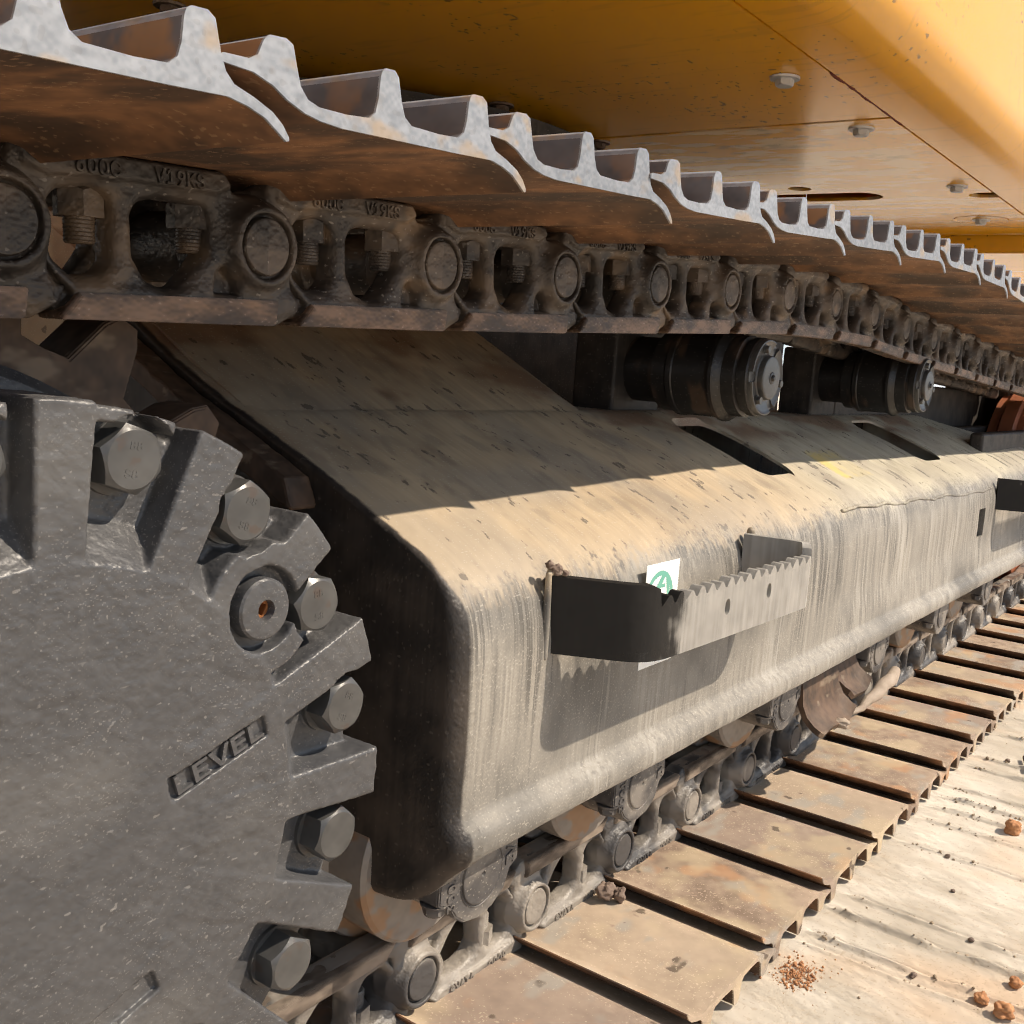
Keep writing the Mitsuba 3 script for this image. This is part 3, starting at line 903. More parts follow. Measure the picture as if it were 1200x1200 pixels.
st_ = text_on('SHSB', 0.0115, 0.001, (0, 0, 0), (1, 0, 0), (0, 0, 1))
part(spr, 'drum', lathe_y([(0, 0.165), (0.195, 0.165), (0.205, 0.172), (0.205, 0.262), (0, 0.262)], 72), 'black_paint', smooth=30, tw=T().translate([HX, 0, HZ]))

# ---------------------------------------------------------------- track frame
FR0, FR1 = 2.918, 5.70
FP = [(.140, .2680), (.1080, .2680), (.1030, .2705), (.1000, .2770), (.1000, .2870), (.1025, .2945), (.1085, .3000), (.1145, .3040), (.1165, .3110), (.1160, .3400), (.1150, .4000), (.1155, .4450),
      (.1175, .4680), (.1225, .4880), (.1305, .5040), (.1430, .5170), (.1600, .5290), (.1850, .5420), (.2150, .5550), (.2500, .5710), (.2900, .5890), (.3300, .6050), (.3600, .6160),
      (.3850, .6270), (.4050, .6360), (.4200, .6390), (.5200, .6390), (.5200, .3000), (.1400, .3000)]


def resample(pts, step):
    pts = np.asarray(pts)
    out = []
    for i in range(len(pts)):
        a, b = pts[i], pts[(i + 1) % len(pts)]
        n = max(1, int(np.linalg.norm(b - a) / step))
        out += [a + (b - a) * k / n for k in range(n)]
    return np.array(out)


def frame_body():
    p = resample(FP, 0.011)
    tng = np.roll(p, -1, 0) - np.roll(p, 1, 0)
    tng /= np.linalg.norm(tng, axis=1, keepdims=True)
    nrm = np.c_[tng[:, 1], -tng[:, 0]]
    c = p.mean(0)
    nrm *= np.sign(((p - c) * nrm).sum(1).mean())
    RR = 0.020
    xs = np.r_[FR0 + RR * (1 - np.cos(np.linspace(0, np.pi / 2, 8))), np.arange(FR0 + 0.032, 3.85, 0.018), 3.862, 3.874, 3.884, 3.892, 3.90, 3.912, np.arange(3.93, FR1 - 0.03, 0.02), FR1]
    v = []
    for x in xs:
        t = np.clip((x - FR0) / RR, 0, 1)
        ins = RR * (1 - math.sqrt(max(0, 1 - (1 - t) ** 2)))
        # the near box is a thicker bent cover; beyond it the side plate stands a little further in
        k = np.clip((x - 3.865) / 0.03, 0, 1)
        k = k * k * (3 - 2 * k)
        up = np.clip((p[:, 1] - 0.32) / 0.05, 0, 1)
        q = p - nrm * (ins + 0.007 * k * up)[:, None]
        w = np.c_[np.full(len(p), x), q]
        d = 0.0030 * (meshkit.fbm(w * np.array([5, 9, 9]), 3, 8) - 0.5) + 0.0012 * (meshkit.fbm(w * 30, 2, 9) - 0.5)
        lip = np.exp(-((p[:, 1] - 0.285) / 0.02) ** 2) * (p[:, 0] < 0.14)
        d = d + lip * 0.0014 * (meshkit.fbm(w * np.array([22, 30, 30]), 3, 12) - 0.5)
        q = q + nrm * d[:, None]
        v.append(np.c_[np.full(len(p), x), q])
    n, s = len(p), len(xs)
    V = np.concatenate(v + [[[xs[0], .32, .45]], [[xs[-1], .32, .45]]])
    f = []
    for k in range(s - 1):
        for i in range(n):
            a, b = k * n + i, k * n + (i + 1) % n
            f += [[a, b, b + n], [a, b + n, a + n]]
    for i in range(n):
        f += [[i, n * s, (i + 1) % n], [(s - 1) * n + (i + 1) % n, n * s + 1, (s - 1) * n + i]]
    m = trimesh.Trimesh(V, f, process=False)
    m.fix_normals()
    g = man(m)
    cav = sg.Polygon(FP).buffer(-0.012)
    cm = man(trimesh.creation.extrude_polygon(cav, 4.84 - 2.97, engine='earcut'))
    cm = tm(cm)
    w = cm.vertices.copy()
    cm.vertices = np.c_[2.97 + w[:, 2], w[:, 0], w[:, 1]]
    cm.fix_normals()
    g = g - man(cm)
    nv = np.array([0.15, 0.37, 0.0])
    nv /= np.linalg.norm(nv)
    g = g.trim_by_plane(tuple(-nv), float(-(nv @ np.array([5.27, .40, 0]))))
    for x0, x1 in ((3.748, 3.912), (4.615, 4.795)):
        cyl = m3.Manifold.cylinder(0.40, 0.040, 0.040, 32)
        hole = m3.Manifold.batch_hull([cyl.translate((x + 0.10 * (0.35 - y), y, 0.40)) for x in (x0 + 0.040, x1 - 0.040) for y in (0.258, 0.350)])
        g = g - hole
    g = g - m3.Manifold.cube((0.058, 0.08, 0.064), False).translate((4.782, 0.08, 0.381))
    return tm(g)


frame = thing('track_frame', 'long dusty black track frame box with side steps, between upper and lower track', 'track frame')
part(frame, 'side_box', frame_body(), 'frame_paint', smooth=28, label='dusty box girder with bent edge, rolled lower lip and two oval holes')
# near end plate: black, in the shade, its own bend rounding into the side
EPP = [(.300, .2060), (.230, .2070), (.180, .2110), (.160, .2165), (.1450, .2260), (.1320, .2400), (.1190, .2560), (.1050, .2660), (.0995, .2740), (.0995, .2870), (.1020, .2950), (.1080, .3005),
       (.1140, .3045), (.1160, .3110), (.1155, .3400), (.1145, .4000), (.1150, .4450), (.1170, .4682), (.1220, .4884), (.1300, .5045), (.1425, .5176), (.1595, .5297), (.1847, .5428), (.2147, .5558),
       (.2497, .5718), (.2897, .5898), (.3297, .6058), (.3597, .6168), (.3845, .6278), (.4045, .6368), (.4200, .6400), (.52, .685), (.60, .730), (.66, .752), (.66, .30), (.46, .2060)]


def end_plate():
    p = resample(EPP, 0.010)
    p = np.array([(p[i - 1] + 2 * p[i] + p[(i + 1) % len(p)]) / 4 for i in range(len(p))])
    tng = np.roll(p, -1, 0) - np.roll(p, 1, 0)
    tng /= np.linalg.norm(tng, axis=1, keepdims=True)
    nrm = np.c_[tng[:, 1], -tng[:, 0]]
    nrm *= np.sign(((p - p.mean(0)) * nrm).sum(1).mean())
    nrm = np.array([(nrm[i - 1] + nrm[i] + nrm[(i + 1) % len(p)]) for i in range(len(p))])
    nrm /= np.linalg.norm(nrm, axis=1, keepdims=True)
    V = []
    w = np.clip((p[:, 1] - 0.470) / 0.060, 0, 1) * (p[:, 0] < 0.64)
    R = 0.0165 - 0.0115 * w * w * (3 - 2 * w)
    st = list(np.linspace(0, math.pi / 2, 12)) + [None]
    x0 = 2.9135
    for t in st:
        ins, dx = (R * (1 - math.sin(t)), R * (1 - math.cos(t))) if t is not None else (0 * R, 0 * R + 0.030)
        V.append(np.c_[x0 + dx, p - nrm * ins[:, None]])
    n, k = len(p), len(st)
    c0, c1 = [[x0, .34, .45]], [[x0 + 0.030, .34, .45]]
    f = []
    for j in range(k - 1):
        for i in range(n):
            a, b = j * n + i, j * n + (i + 1) % n
            f += [[a, b, b + n], [a, b + n, a + n]]
    for i in range(n):
        f += [[i, n * k, (i + 1) % n], [(k - 1) * n + (i + 1) % n, n * k + 1, (k - 1) * n + i]]
    V = np.concatenate(V + [c0, c1])
    V[:, 0] += 0.0012 * (meshkit.fbm(V * 25, 2, 6) - 0.5)
    m = trimesh.Trimesh(V, f, process=False)
    m.fix_normals()
    return m


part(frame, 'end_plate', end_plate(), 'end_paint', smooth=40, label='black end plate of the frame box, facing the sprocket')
def bar(pts, r):
    c = m3.Manifold.batch_hull([m3.Manifold.sphere(0.003, 8).translate((sx * (r - .003), 0, sz * (r - .003))) for sx in (-1, 1) for sz in (-1, 1)])
    sp = [c.rotate((-25, 0, 0)).translate(tuple(q)) for q in pts]
    g = tm(m3.Manifold.batch_boolean([m3.Manifold.batch_hull(sp[i:i + 2]) for i in range(len(sp) - 1)], m3.OpType.Add)).subdivide_to_size(0.008, max_iter=10)
    g.vertices += 0.003 * (np.stack([meshkit.fbm(g.vertices * 60, 3, k) for k in (1, 2, 3)], 1) - 0.5)
    return g


rim = bar([(2.897, .302, .5720), (2.897, .34, .5880), (2.897, .40, .6120), (2.897, .46, .6350), (2.897, .56, .683), (2.897, .66, .732)], 0.0160)
part(frame, 'end_rim', rim, 'guard_rust', smooth=40, label='rusty bar along the top edge of the end plate')
part(frame, 'added_gap_plate', rbox(4.63, 6.30, .425, .45, .36, .712, 0.006), 'black_paint', smooth=40)  # added plate that blocks the bright ground behind the gap
# leg that climbs inwards to the centre of the machine
lx0, lx1 = 2.932, 3.60
LP = [(.395, .628), (.47, .664), (.58, .722), (.80, .835), (1.10, .955), (1.10, .45), (.50, .45), (.50, .60)]
xs_ = np.r_[lx0, np.linspace(lx0 + 0.02, lx1 - 0.10, 24), lx1 - 0.06, lx1 - 0.03, lx1 - 0.015, lx1 - 0.005, lx1]
pp = resample(LP, 0.03)
vv = []
for x in xs_:
    dz = -0.030 * np.clip((x - (lx1 - 0.07)) / 0.07, 0, 1) ** 2
    w = np.c_[np.full(len(pp), x), pp]
    ww = w.copy()
    ww[:, 2] += dz * (pp[:, 1] > 0.6) + 0.003 * (meshkit.fbm(w * 7, 3, 2) - 0.5)
    vv.append(ww)
n, s = len(pp), len(xs_)
V = np.concatenate(vv + [[[xs_[0], .75, .60]], [[xs_[-1], .75, .60]]])
f = []
for k in range(s - 1):
    for i in range(n):
        a, b = k * n + i, k * n + (i + 1) % n
        f += [[a, b, b + n], [a, b + n, a + n]]
for i in range(n):
    f += [[i, n * s, (i + 1) % n], [(s - 1) * n + (i + 1) % n, n * s + 1, (s - 1) * n + i]]
legm = trimesh.Trimesh(V, f, process=False)
legm.fix_normals()
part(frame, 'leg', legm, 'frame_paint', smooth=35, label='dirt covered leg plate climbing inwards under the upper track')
# weld seam on the far half of the side plate
wx = np.arange(3.90, 4.90, 0.008)
wz = 0.503 - 0.018 * np.clip((wx - 4.1) / 0.7, 0, 1) + 0.007 * (meshkit.fbm(np.c_[wx * 11, 0 * wx, 0 * wx], 3, 4) - 0.5) * 2
wy = np.interp(wz, [.40, .445, .468, .488, .504, .517], [.1150, .1155, .1175, .1225, .1305, .1430]) + 0.0070
part(frame, 'weld_seam', tube(np.c_[wx, wy, wz], 0.0028, 8), 'frame_paint', smooth=50)


def step_mesh():
    """A bent flat bar: leg out from the box, long toothed rail, leg back."""
    path = [(3.046, .122), (3.060, .095), (3.077, .064), (3.086, .050), (3.098, .040), (3.115, .0345), (3.135, .033), (3.475, .031), (3.492, .033), (3.504, .040), (3.508, .052), (3.506, .070), (3.490, .122)]
    path = np.array(path)
    # smooth the path
    for _ in range(2):
        q = [path[0]]
        for a, b in zip(path[:-1], path[1:]):
            q += [a * .75 + b * .25, a * .25 + b * .75]
        path = np.array(q + [path[-1]])
    s = np.r_[0, np.cumsum(np.linalg.norm(np.diff(path, axis=0), axis=1))]
    L = s[-1]
    sx = lambda x: np.interp(x, path[:, 0][:np.argmax(path[:, 0]) + 1], s[:np.argmax(path[:, 0]) + 1])
    s0, s1 = sx(3.112), sx(3.492)
    zb = lambda t: 0.4345 - 0.005 * t / L
    top = [(0, .5085), (s0 - 0.012, .507), (s0 - 0.003, .503), (s0, .486)]
    nt = 17
    for k in range(nt):
        a, b = s0 + (s1 - s0) * k / nt, s0 + (s1 - s0) * (k + 1) / nt
        w_ = 0.0012 * math.sin(k * 2.3)
        top += [(a + (b - a) * 0.10, .4872), (a + (b - a) * 0.34, .4925 + w_), (a + (b - a) * 0.46, .4950 + w_), (a + (b - a) * 0.66, .4955 + w_), (a + (b - a) * 0.78, .4932 + w_), (a + (b - a) * 0.97, .4872)]
    top += [(s1 + 0.002, .486), (s1 + 0.006, .502), (s1 + 0.016, .508), (L, .509)]
    poly = sg.Polygon([(0, zb(0))] + top + [(L, zb(L))])
    for x, z in ((3.2545, .4655), (3.3619, .4683)):
        poly = poly.difference(affinity.scale(sg.Point(sx(x), z).buffer(1.0, 12), .0062, .0088))
    th = 0.0120
    m = trimesh.creation.extrude_polygon(poly, th, engine='earcut')
    m = m.subdivide_to_size(0.009, max_iter=12)
    v = m.vertices
    px, py = np.interp(v[:, 0], s, path[:, 0]), np.interp(v[:, 0], s, path[:, 1])
    e = 1e-3
    tx = np.interp(v[:, 0] + e, s, path[:, 0]) - np.interp(v[:, 0] - e, s, path[:, 0])
    ty = np.interp(v[:, 0] + e, s, path[:, 1]) - np.interp(v[:, 0] - e, s, path[:, 1])
    l = np.hypot(tx, ty)
    nx, ny = -ty / l, tx / l
    m.vertices = np.c_[px + nx * v[:, 2], py + ny * v[:, 2], v[:, 1]]
    m.fix_normals()
    return m


sm = step_mesh()
ply_step = mikit.ply(sm, 'step_paint', smooth=32)
part(frame, 'step', ply_step, None, label='near step, a bent black bar worn and coloured sunlit grey on its toothed outer edge')
part(frame, 'step', ply_step, None, tw=T().translate([1.89, 0.0, 0.0]), label='second step far along the frame, cut by the photo edge')
wl = tube([(3.041, .116, .432), (3.0405, .117, .47), (3.041, .118, .511), (3.047, .119, .513)], np.array([.003, .004, .003, .0045]), 10)
part(frame, 'mud_crust', cat(lump((3.049, .115, .515), .009, 61, .8), lump((3.040, .117, .520), .006, 62, .9), lump((3.056, .109, .512), .005, 63, .8)), 'dry_mud', smooth=True)
part(frame, 'step_weld', wl, 'frame_paint', smooth=50)
wl = tube([(3.499, .116, .431), (3.500, .117, .46), (3.500, .1175, .49), (3.500, .119, .511)], np.array([.004, .006, .0045, .005]), 10)
part(frame, 'step_weld', wl, 'frame_paint', smooth=50)
# sticker: white rectangle with a teal mark, partly behind the step
sk = rbox(3.2235, 3.2990, .1140, .1146, .383, .4985, 0.0003, 4)
stk = part(frame, 'sticker', sk, 'sticker_white', smooth=20, label='small white sticker with a teal leaf mark behind the step')


def arc_band(cx, cz, r0, r1, a0, a1, n=24):
    t = np.radians(np.linspace(a0, a1, n))
    return sg.Polygon([(cx + r1 * math.cos(a), cz + r1 * math.sin(a)) for a in t] + [(cx + r0 * math.cos(a), cz + r0 * math.sin(a)) for a in t[::-1]])


mk = [arc_band(3.256, .458, .026, .0315, -30, 150), sg.Polygon([(3.238, .462), (3.262, .487), (3.268, .484), (3.246, .455)]), sg.Polygon([(3.268, .484), (3.276, .478), (3.283, .452), (3.276, .452)]),
      sg.Polygon([(3.252, .470), (3.268, .470), (3.268, .474), (3.252, .474)])]
part(stk, 'print', cat(*[extrude_xz(a, .1137, .1141) for a in mk]), 'sticker_green', smooth=False)
# rock guard under the lip
def guard(x0, x1, seed):
    prof = [(.150, .275), (.139, .262), (.134, .235), (.131, .205), (.122, .186), (.108, .173), (.098, .168)]
    xs = np.linspace(x0, x1, 26)
    th = 0.009
    V, f = [], []
    prof = np.array(prof)
    tn = np.gradient(prof, axis=0)
    tn /= np.linalg.norm(tn, axis=1, keepdims=True)
    nn = np.c_[-tn[:, 1], tn[:, 0]]
    loop = np.vstack([prof, (prof + nn * th)[::-1]])
    for x in xs:
        e = np.clip(min(x - x0, x1 - x) / 0.022, 0, 1)
        w = loop.copy()
        wob = meshkit.fbm(np.c_[np.full(len(w), x * 9), w * 9], 3, seed) - 0.5
        low = np.clip((0.24 - w[:, 1]) / 0.07, 0, 1)
        w[:, 1] += low * ((1 - e) * 0.014 + 0.018 * (meshkit.noise(np.array([[x * 14, 0, seed]]), 2)[0] - 0.5))
        w[:, 0] += wob * 0.006
        V.append(np.c_[np.full(len(w), x), w])
    n, s = len(loop), len(xs)
    for k in range(s - 1):
        for i in range(n):
            a, b = k * n + i, k * n + (i + 1) % n
            f += [[a, b, b + n], [a, b + n, a + n]]
    h = len(prof)
    for base in (0, (s - 1) * n):
        for i in range(h - 1):
            f += [[base + i, base + i + 1, base + n - 2 - i], [base + i, base + n - 2 - i, base + n - 1 - i]]
    m = trimesh.Trimesh(np.concatenate(V), f, process=False)
    m.fix_normals()
    return m


part(frame, 'rock_guard', guard(3.985, 4.10, 5).apply_translation([0, .02, 0.012]), 'guard_rust', smooth=35)
part(frame, 'rock_guard', guard(3.80, 3.965, 3), 'guard_rust', smooth=35, label='rusty rock guard plate with torn lower lip')

lipt = np.array([(3.99, .112, .158), (4.02, .106, .160), (4.05, .108, .166), (4.09, .103, .171), (4.13, .106, .178), (4.17, .104, .180), (4.22, .112, .184)])
part(frame, 'torn_lip', lump((3.90, .100, .164), .020, 31, .5).apply_scale([1, 1, 1]), 'red_dust', smooth=True)
part(frame, 'torn_lip', tube(lipt, np.array([.004, .006, .008, .011, .012, .012, .010]), 10), 'red_dust', smooth=60, label='pale curled lip torn from the rock guard')
# final drive housing behind the sprocket, bolted to the frame
part(frame, 'motor_bracket', cat(lathe_y([(0, .352), (.285, .352), (.292, .358), (.292, .47), (.22, .50), (.22, .78), (0, .78)], 64).apply_translation([HX - .01, 0, HZ + .006]), rbox(2.55, 2.95, .37, .45, .26, .56, .01)), 'guard_rust', smooth=35)

# ---------------------------------------------------------------- carrier rollers
def carrier(x, z, label):
    r = thing('carrier_roller', label, 'roller', 'carrier rollers on top of the track frame')
    t = T().translate([x, 0, z])
    part(r, 'shell', lathe_y([(0.0, .2180), (.0555, .2180), (.0575, .2205), (.0575, .2310), (.0545, .2325), (.0545, .2360), (.0600, .2385), (.0600, .258), (.0625, .262), (.0672, .266), (.0690, .269), (.0690, .274),
                              (.0660, .278), (.0640, .284), (.0640, .335), (.0655, .337), (.0655, .345), (.0600, .350), (.0600, .372), (.0500, .376), (.0500, .43), (0, .43)], 96), 'roller_black', smooth=28, tw=t)
    cap = lathe_y([(0.0, .2040), (.0285, .2040), (.0310, .2050), (.0320, .2070), (.0322, .2130), (.0345, .2145), (.0480, .2130), (.0530, .2100), (.0548, .2103), (.0556, .2125), (.0556, .2185), (0, .2185)], 96)
    g = man(cap)
    for a in (60, 180, 300):
        c = math.radians(a)
        g = g - m3.Manifold.batch_hull([m3.Manifold.cylinder(0.05, 0.0075, 0.0075, 20).rotate((90, 0, 0)).translate((rr * math.cos(c), .2155, rr * math.sin(c))) for rr in (.0430, .0560)])
    ck = part(r, 'end_cap', tm(g), 'bolt_steel', smooth=28, tw=t)
    nip = lathe_y([(0.0, .1995), (.0030, .1995), (.0042, .2005), (.0048, .2025), (.0085, .2030), (.0095, .2045), (0, .2045)], 32)
    part(ck, 'centre_boss', nip, 'roller_black', smooth=28, tw=t)
    bb = hexbolt(0.0065, 0.0055, 0.0012, 0.0075, 24)
    for a in (350, 230, 110):
        c = math.radians(a)
        part(r, 'bolt', bb, 'bolt_steel', smooth=25, tw=t @ T().translate([.0430 * math.cos(c), .2120, .0430 * math.sin(c)]))
    part(r, 'bracket', rbox(x - 0.075, x + 0.075, .425, .50, .60, z + 0.062, 0.006), 'black_paint', smooth=40)
    return r


carrier(3.720, .7045, 'black carrier roller with grey bolted end cap, nearer of two under the upper track')
carrier(4.553, .7115, 'brown dusty carrier roller under the upper track, farther of the two')

# ---------------------------------------------------------------- bottom rollers
def collar_mesh():
    pl = sg.Polygon([(-.062, .045), (.058, .045), (.060, -.006), (.048, -.012), (.040, -.030), (.022, -.042), (0, -.046), (-.022, -.042), (-.036, -.032), (-.046, -.018), (-.062, -.012)]).buffer(-0.004).buffer(0.004)
    return extrude_xz_bev(pl, .1370, .200, 0.004)


collar = collar_mesh()
shell_m = lathe_y([(0.0, .2010), (.072, .2010), (.0865, .2030), (.0905, .2070), (.0900, .2480), (.1020, .2530), (.1040, .2580), (.1030, .2700), (.0700, .2800), (.0700, .3400), (.1030, .3500), (.1040, .3650), (.0900, .3730), (.0900, .4150), (0, .4150)], 96)
shell_m.invert() if shell_m.volume < 0 else None
plate_m = lathe_y([(0.0015, .1375), (.0030, .1345), (.0275, .1345), (.0290, .1352), (.0296, .1372), (.0296, .140)], 64)
plate_m = cat(plate_m, lathe_y([(.0325, .1372), (.0315, .1362), (.0307, .1372)], 64))
ply_shell, ply_collar, ply_plate = mikit.ply(shell_m, 'roller_shell', smooth=28), mikit.ply(collar, 'roller_collar', smooth=30), mikit.ply(plate_m, 'roller_collar', smooth=28)
BR = [(2.995, 'bottom roller under the near corner of the frame box, round plate and 30012X beside it'), (3.300, 'second bottom roller from the sprocket, its round end plate half under the lip'),
      (3.745, 'third bottom roller from the sprocket, dried mud caked under its collar'), (4.190, 'bottom roller just beyond the torn rock guard, mostly hidden'), (4.620, 'bottom roller far along the frame, last one showing a collar'),
      (5.05, 'bottom roller at the far end beneath the second step')]
for x, lab in BR:
    r = thing('bottom_roller', lab, 'roller', 'bottom rollers under the track frame')
    t = T().translate([x, 0, .2265])
    part(r, 'shell', ply_shell, None, tw=t)
    c = part(r, 'collar', ply_collar, None, tw=t)
    part(c, 'end_plate', ply_plate, None, tw=t)
    if x < 4.4:
        left = text_on('30012X', 0.0105, 0.0016, (-.0395, .1374, -.0225), (0, 0, 1), (-1, 0, 0))
        right = text_on('IVAN', 0.0125, 0.0016, (.0505, .1374, -.006), (0, 0, 1), (-1, 0, 0))
        part(c, 'lettering', left, 'roller_collar', smooth=False, tw=t)
        part(c, 'lettering', right, 'roller_collar', smooth=False, tw=t)
    bl = cat(hexbolt(0.011, 0.010, 0.002, 0.0135, 24))
    part(r, 'bolt', bl, 'roller_collar', smooth=25, tw=t @ T().translate([-.052, .150, -.013]) @ T().rotate([1, 0, 0], 90))

# ---------------------------------------------------------------- idler wheel
idl = thing('idler_wheel', 'rust orange idler wheel at the far end of the track, cut by the photo edge', 'idler wheel')
part(idl, 'rim', lathe_y([(.10, .262), (.255, .262), (.262, .255), (.300, .255), (.306, .262), (.306, .283), (.322, .290), (.322, .330), (.306, .337), (.306, .365), (.10, .365), (.10, .262)], 96), 'idler_orange', smooth=28, tw=T().translate([6.12, 0, .40]))
part(idl, 'hub', lathe_y([(0.0, .235), (.095, .235), (.105, .245), (.105, .385), (0, .385)], 48), 'idler_orange', smooth=28, tw=T().translate([6.12, 0, .40]))
part(idl, 'yoke', rbox(5.20, 6.1, .225, .26, .34, .60, 0.008), 'black_paint', smooth=40)
part(idl, 'yoke', rbox(5.20, 6.1, .37, .405, .34, .60, 0.008), 'black_paint', smooth=40)

# ---------------------------------------------------------------- carbody and upper structure
car = thing('carbody', 'dark carbody between the tracks, seen in the gap above the frame', 'carbody')
part(car, 'centre_box', rbox(2.70, 5.6, .95, 2.05, .45, 1.04, 0.02), 'black_paint', smooth=40)
part(car, 'slew_ring', lathe_y([(0, -.09), (.62, -.09), (.62, .12), (0, .12)], 96).apply_transform(trimesh.transformations.rotation_matrix(math.pi / 2, [1, 0, 0])), 'black_paint', smooth=30, tw=T().translate([4.1, 1.5, 1.06]))

house = thing('excavator_house', 'yellow upper body of the excavator, its underside hanging over the track', 'excavator body')
HZB = 1.20
SEAM = 0.268


def plate_xy(poly, z0, z1):
    m = trimesh.creation.extrude_polygon(poly, z1 - z0, engine='earcut')
    m.apply_translation([0, 0, z0])
    return m


belly = sg.box(0.9, SEAM, 4.297, 2.5)
part(house, 'belly_plate', plate_xy(belly, HZB, HZB + 0.008), 'yellow_paint', smooth=False, label='yellow belly plate above the near shoes')
front = sg.box(4.307, SEAM, 5.905, 2.5)


def oval(cx, cy, rx, ry):
    return affinity.scale(sg.Point(cx, cy).buffer(1.0, 24), rx, ry)


slot = sg.LineString([(5.134, .601), (5.134, .789)]).buffer(0.060)
front = front.difference(slot).difference(oval(4.994, .713, .032, .030)).difference(sg.LineString([(5.171, .262), (5.171, .294)]).buffer(0.037))
part(house, 'front_plate', plate_xy(front, HZB - 0.001, HZB + 0.007), 'pale_paint', smooth=False, label='scuffed and scratched belly plate with a long slot')
for cx, cy in ((5.579, .393), (5.227, 1.046)):
    dm_ = lathe_y([(.025, 0.0), (.055, -.0042), (.075, 0.001)], 48)
    dm_.apply_transform(trimesh.transformations.rotation_matrix(-math.pi / 2, [1, 0, 0]))
    dm_.apply_translation([cx, cy, HZB - 0.0015])
    part(house, 'dimple', dm_, 'pale_paint', smooth=True)
part(house, 'cross_beam', rbox(5.917, 6.45, SEAM, 2.5, HZB - 0.056, HZB + 0.06, 0.006), 'yellow_paint', smooth=40, label='yellow cross beam at the far end of the belly')
part(house, 'rear_plate', plate_xy(sg.box(6.455, SEAM, 9.5, 2.5), HZB - 0.037, HZB - 0.028), 'pale_paint', smooth=False)
# rusty strips seen through the joints between the plates
part(house, 'joint_strip', trimesh.creation.box(bounds=[[0.9, SEAM - 0.012, HZB + 0.010], [5.9, SEAM + 0.010, HZB + 0.02]]), 'gap_rust', smooth=False)
part(house, 'joint_strip', trimesh.creation.box(bounds=[[4.28, SEAM + 0.011, HZB + 0.0095], [4.33, 2.5, HZB + 0.02]]), 'gap_rust', smooth=False)
# bead of rusty sealant squeezed out of the joint
bx_ = np.arange(3.98, 4.36, 0.008)
part(house, 'sealant', tube(np.c_[bx_, SEAM - 0.004 + 0.003 * (meshkit.fbm(np.c_[bx_ * 25, 0 * bx_, 0 * bx_], 3, 4) - 0.5), 0 * bx_ + HZB + 0.0005], 0.0035 + 0.003 * (meshkit.noise(np.c_[bx_ * 40, 0 * bx_, 0 * bx_], 3) - 0.4), 8), 'gap_rust', smooth=50)
# side skirt: bottom flange, round bend, upright side
sk_prof = [(SEAM - 0.0068, HZB + 0.026), (SEAM - 0.0068, HZB - 0.002), (.231, HZB - 0.0015), (.196, HZB)]
RB = 0.078
for a in np.linspace(0, 90, 14)[1:]:
    sk_prof.append((.196 - RB * math.sin(math.radians(a)), HZB + RB * (1 - math.cos(math.radians(a)))))
sk_prof += [(.1175, HZB + 0.35), (.1170, HZB + 0.85)]
sk_prof = np.array(sk_prof)
inner = sk_prof[::-1] + np.array([0.004, 0.004])
loop = np.vstack([sk_prof, inner])
xs_ = np.linspace(0.9, 9.5, 50)
V = np.concatenate([np.c_[np.full(len(loop), x), loop] for x in xs_])
n = len(loop)
f = []
for k in range(len(xs_) - 1):
    for i in range(n):
        a, b = k * n + i, k * n + (i + 1) % n
        f += [[a, b, b + n], [a, b + n, a + n]]
skm = trimesh.Trimesh(V, f, process=False)
skm.fix_normals()
part(house, 'side_skirt', skm, 'yellow_paint', smooth=35, label='bright yellow side skirt with a rounded lower bend')
for nm, bb in (('roof', [[0.9, .13, HZB + .84], [9.5, 2.5, HZB + .86]]), ('far_side', [[0.9, 2.502, HZB], [9.5, 2.52, HZB + .84]]), ('rear_end', [[0.88, .13, HZB], [0.898, 2.5, HZB + .84]]), ('front_end', [[9.502, .13, HZB], [9.52, 2.5, HZB + .84]])):
    part(house, nm, trimesh.creation.box(bounds=bb), 'yellow_paint', smooth=False)
hbm = hexbolt(0.0157, 0.0112, 0.0038, 0.025, 32)
hbm.apply_transform(trimesh.transformations.rotation_matrix(math.pi / 2, [1, 0, 0]))
for bx, by, mat in ((3.976, .343, 'zinc'), (4.368, .344, 'zinc'), (3.972, .929, 'guard_rust'), (4.331, .924, 'guard_rust'), (5.027, .325, 'zinc'), (3.284, 1.045, 'guard_rust'), (5.579, .393, 'zinc')):
    part(house, 'bolt', hbm, mat, smooth=25, tw=T().translate([bx, by, HZB - 0.001]))

# ---------------------------------------------------------------- loose things
solo('mud_lump', cat(lump((3.347, .197, .052), .017, 4, .9), lump((3.357, .182, .049), .012, 9, 1.1)), 'dry_mud', 'crumbled dark mud lump lying on a lower track shoe near the links', 'mud lump', smooth=True)
CL = [((4.079, -.142), .020, 'biggest red clay clod, pointed, by the right edge of the photo'), ((3.5202, -.2178), .013, 'red clay clod on a dirt ridge, just left of the lowest clod'),
      ((3.506, -.245), .017, 'lowest red clay clod on the dirt ridge, in the bottom right corner'), ((3.585, -.243), .012, 'small red clay clod at the right edge of the photo, above the corner clods')]
for k, ((x, y), r, lab) in enumerate(CL):
    z = float(ground_h(np.array([x]), np.array([y]))[0])
    solo('clay_clod', lump((x, y, z + r * 0.45), r, 20 + k, 0.95 if k == 0 else 0.65), 'red_clay', lab, 'clay clod', smooth=True, group='red clay clods on the ground')
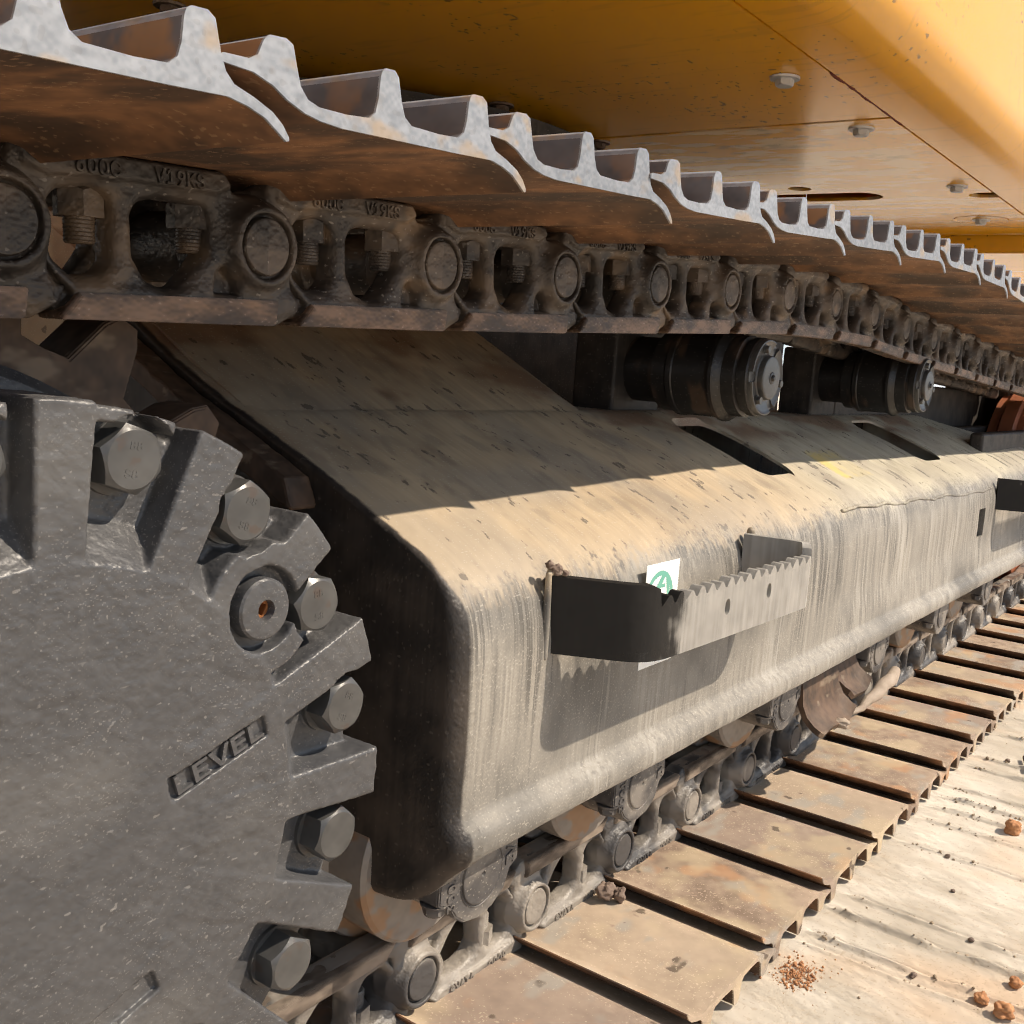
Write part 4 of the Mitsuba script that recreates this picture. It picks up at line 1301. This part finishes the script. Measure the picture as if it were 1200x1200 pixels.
PB = [((3.5384, -.1114), .0055, 'dark pebble on the ridge nearest the shoe ends'), ((3.5192, -.1397), .007, 'brown pebble on the dirt ridge midway to the corner clods'), ((4.4393, -.062), .0075, 'dark pebble beside the short rusty rod'),
      ((4.2239, -.0564), .006, 'dark pebble below the rusty rod, nearer the track'), ((3.66, -.175), .006, 'dark pebble on the second dirt ridge'), ((3.90, -.085), .006, 'dark flat pebble on open ground between ridges'), ((3.79, -.12), .005, 'tiny dark pebble on open pale ground')]
for k, ((x, y), r, lab) in enumerate(PB):
    z = float(ground_h(np.array([x]), np.array([y]))[0])
    solo('pebble', lump((x, y, z + r * 0.4), r, 40 + k, 0.7, 2), 'dry_mud', lab, 'pebble', smooth=True, group='pebbles on the yard')
solo('rusty_rod', tube([(4.47, -.085, .006), (4.395, -.105, .006)], 0.0032, 12), 'guard_rust', 'short rusty rod lying on the pale ground beside the track', 'rod', smooth=40)
sp = []
for k in range(420):
    t_ = rng.normal(0, 1)
    x, y = 3.425 + 0.018 * t_ + rng.normal(0, 0.007) * (1 + 0.5 * math.sin(k)), -0.030 - 0.010 * t_ * (k % 3 - 1) + rng.normal(0, 0.010)
    r = abs(rng.normal(0, 0.0010)) + 0.0006 + (rng.random() < 0.02) * 0.002
    sp.append(lump((x, y, float(ground_h(np.array([x]), np.array([y]))[0]) + r * 0.4 + 0.004 * math.exp(-((x - 3.425) / .017) ** 2 - ((y + .032) / .010) ** 2) * rng.random()), r, k, 0.8, 1))
solo('clay_crumbs', cat(*sp), 'red_clay', 'loose orange clay crumbs spilled beside the near shoe ends', 'clay crumbs', smooth=True, kind='stuff')
dc = []
for xr, a in RIDGES:
    for k in range(int(60 * a / 0.008)):
        y = -rng.uniform(0.01, 0.34)
        x = xr + rng.normal(0, 0.0045) - 0.013 * (y + 0.04)
        r = abs(rng.normal(0, 0.0010)) + 0.0008 + (rng.random() < 0.05) * 0.0025
        dc.append(lump((x, y, float(ground_h(np.array([x]), np.array([y]))[0]) + r * 0.3), r, k + int(xr * 100), 0.8, 1))
for k in range(60):
    x, y = rng.uniform(3.3, 5.2), -rng.uniform(0.0, 0.45)
    r = abs(rng.normal(0, 0.0010)) + 0.0007
    dc.append(lump((x, y, float(ground_h(np.array([x]), np.array([y]))[0]) + r * 0.3), r, k, 0.8, 1))
solo('dirt_crumbs', cat(*dc), 'crumb_dirt', 'dry dirt crumbs strewn along the ridges on the yard', 'dirt crumbs', smooth=True, kind='stuff')
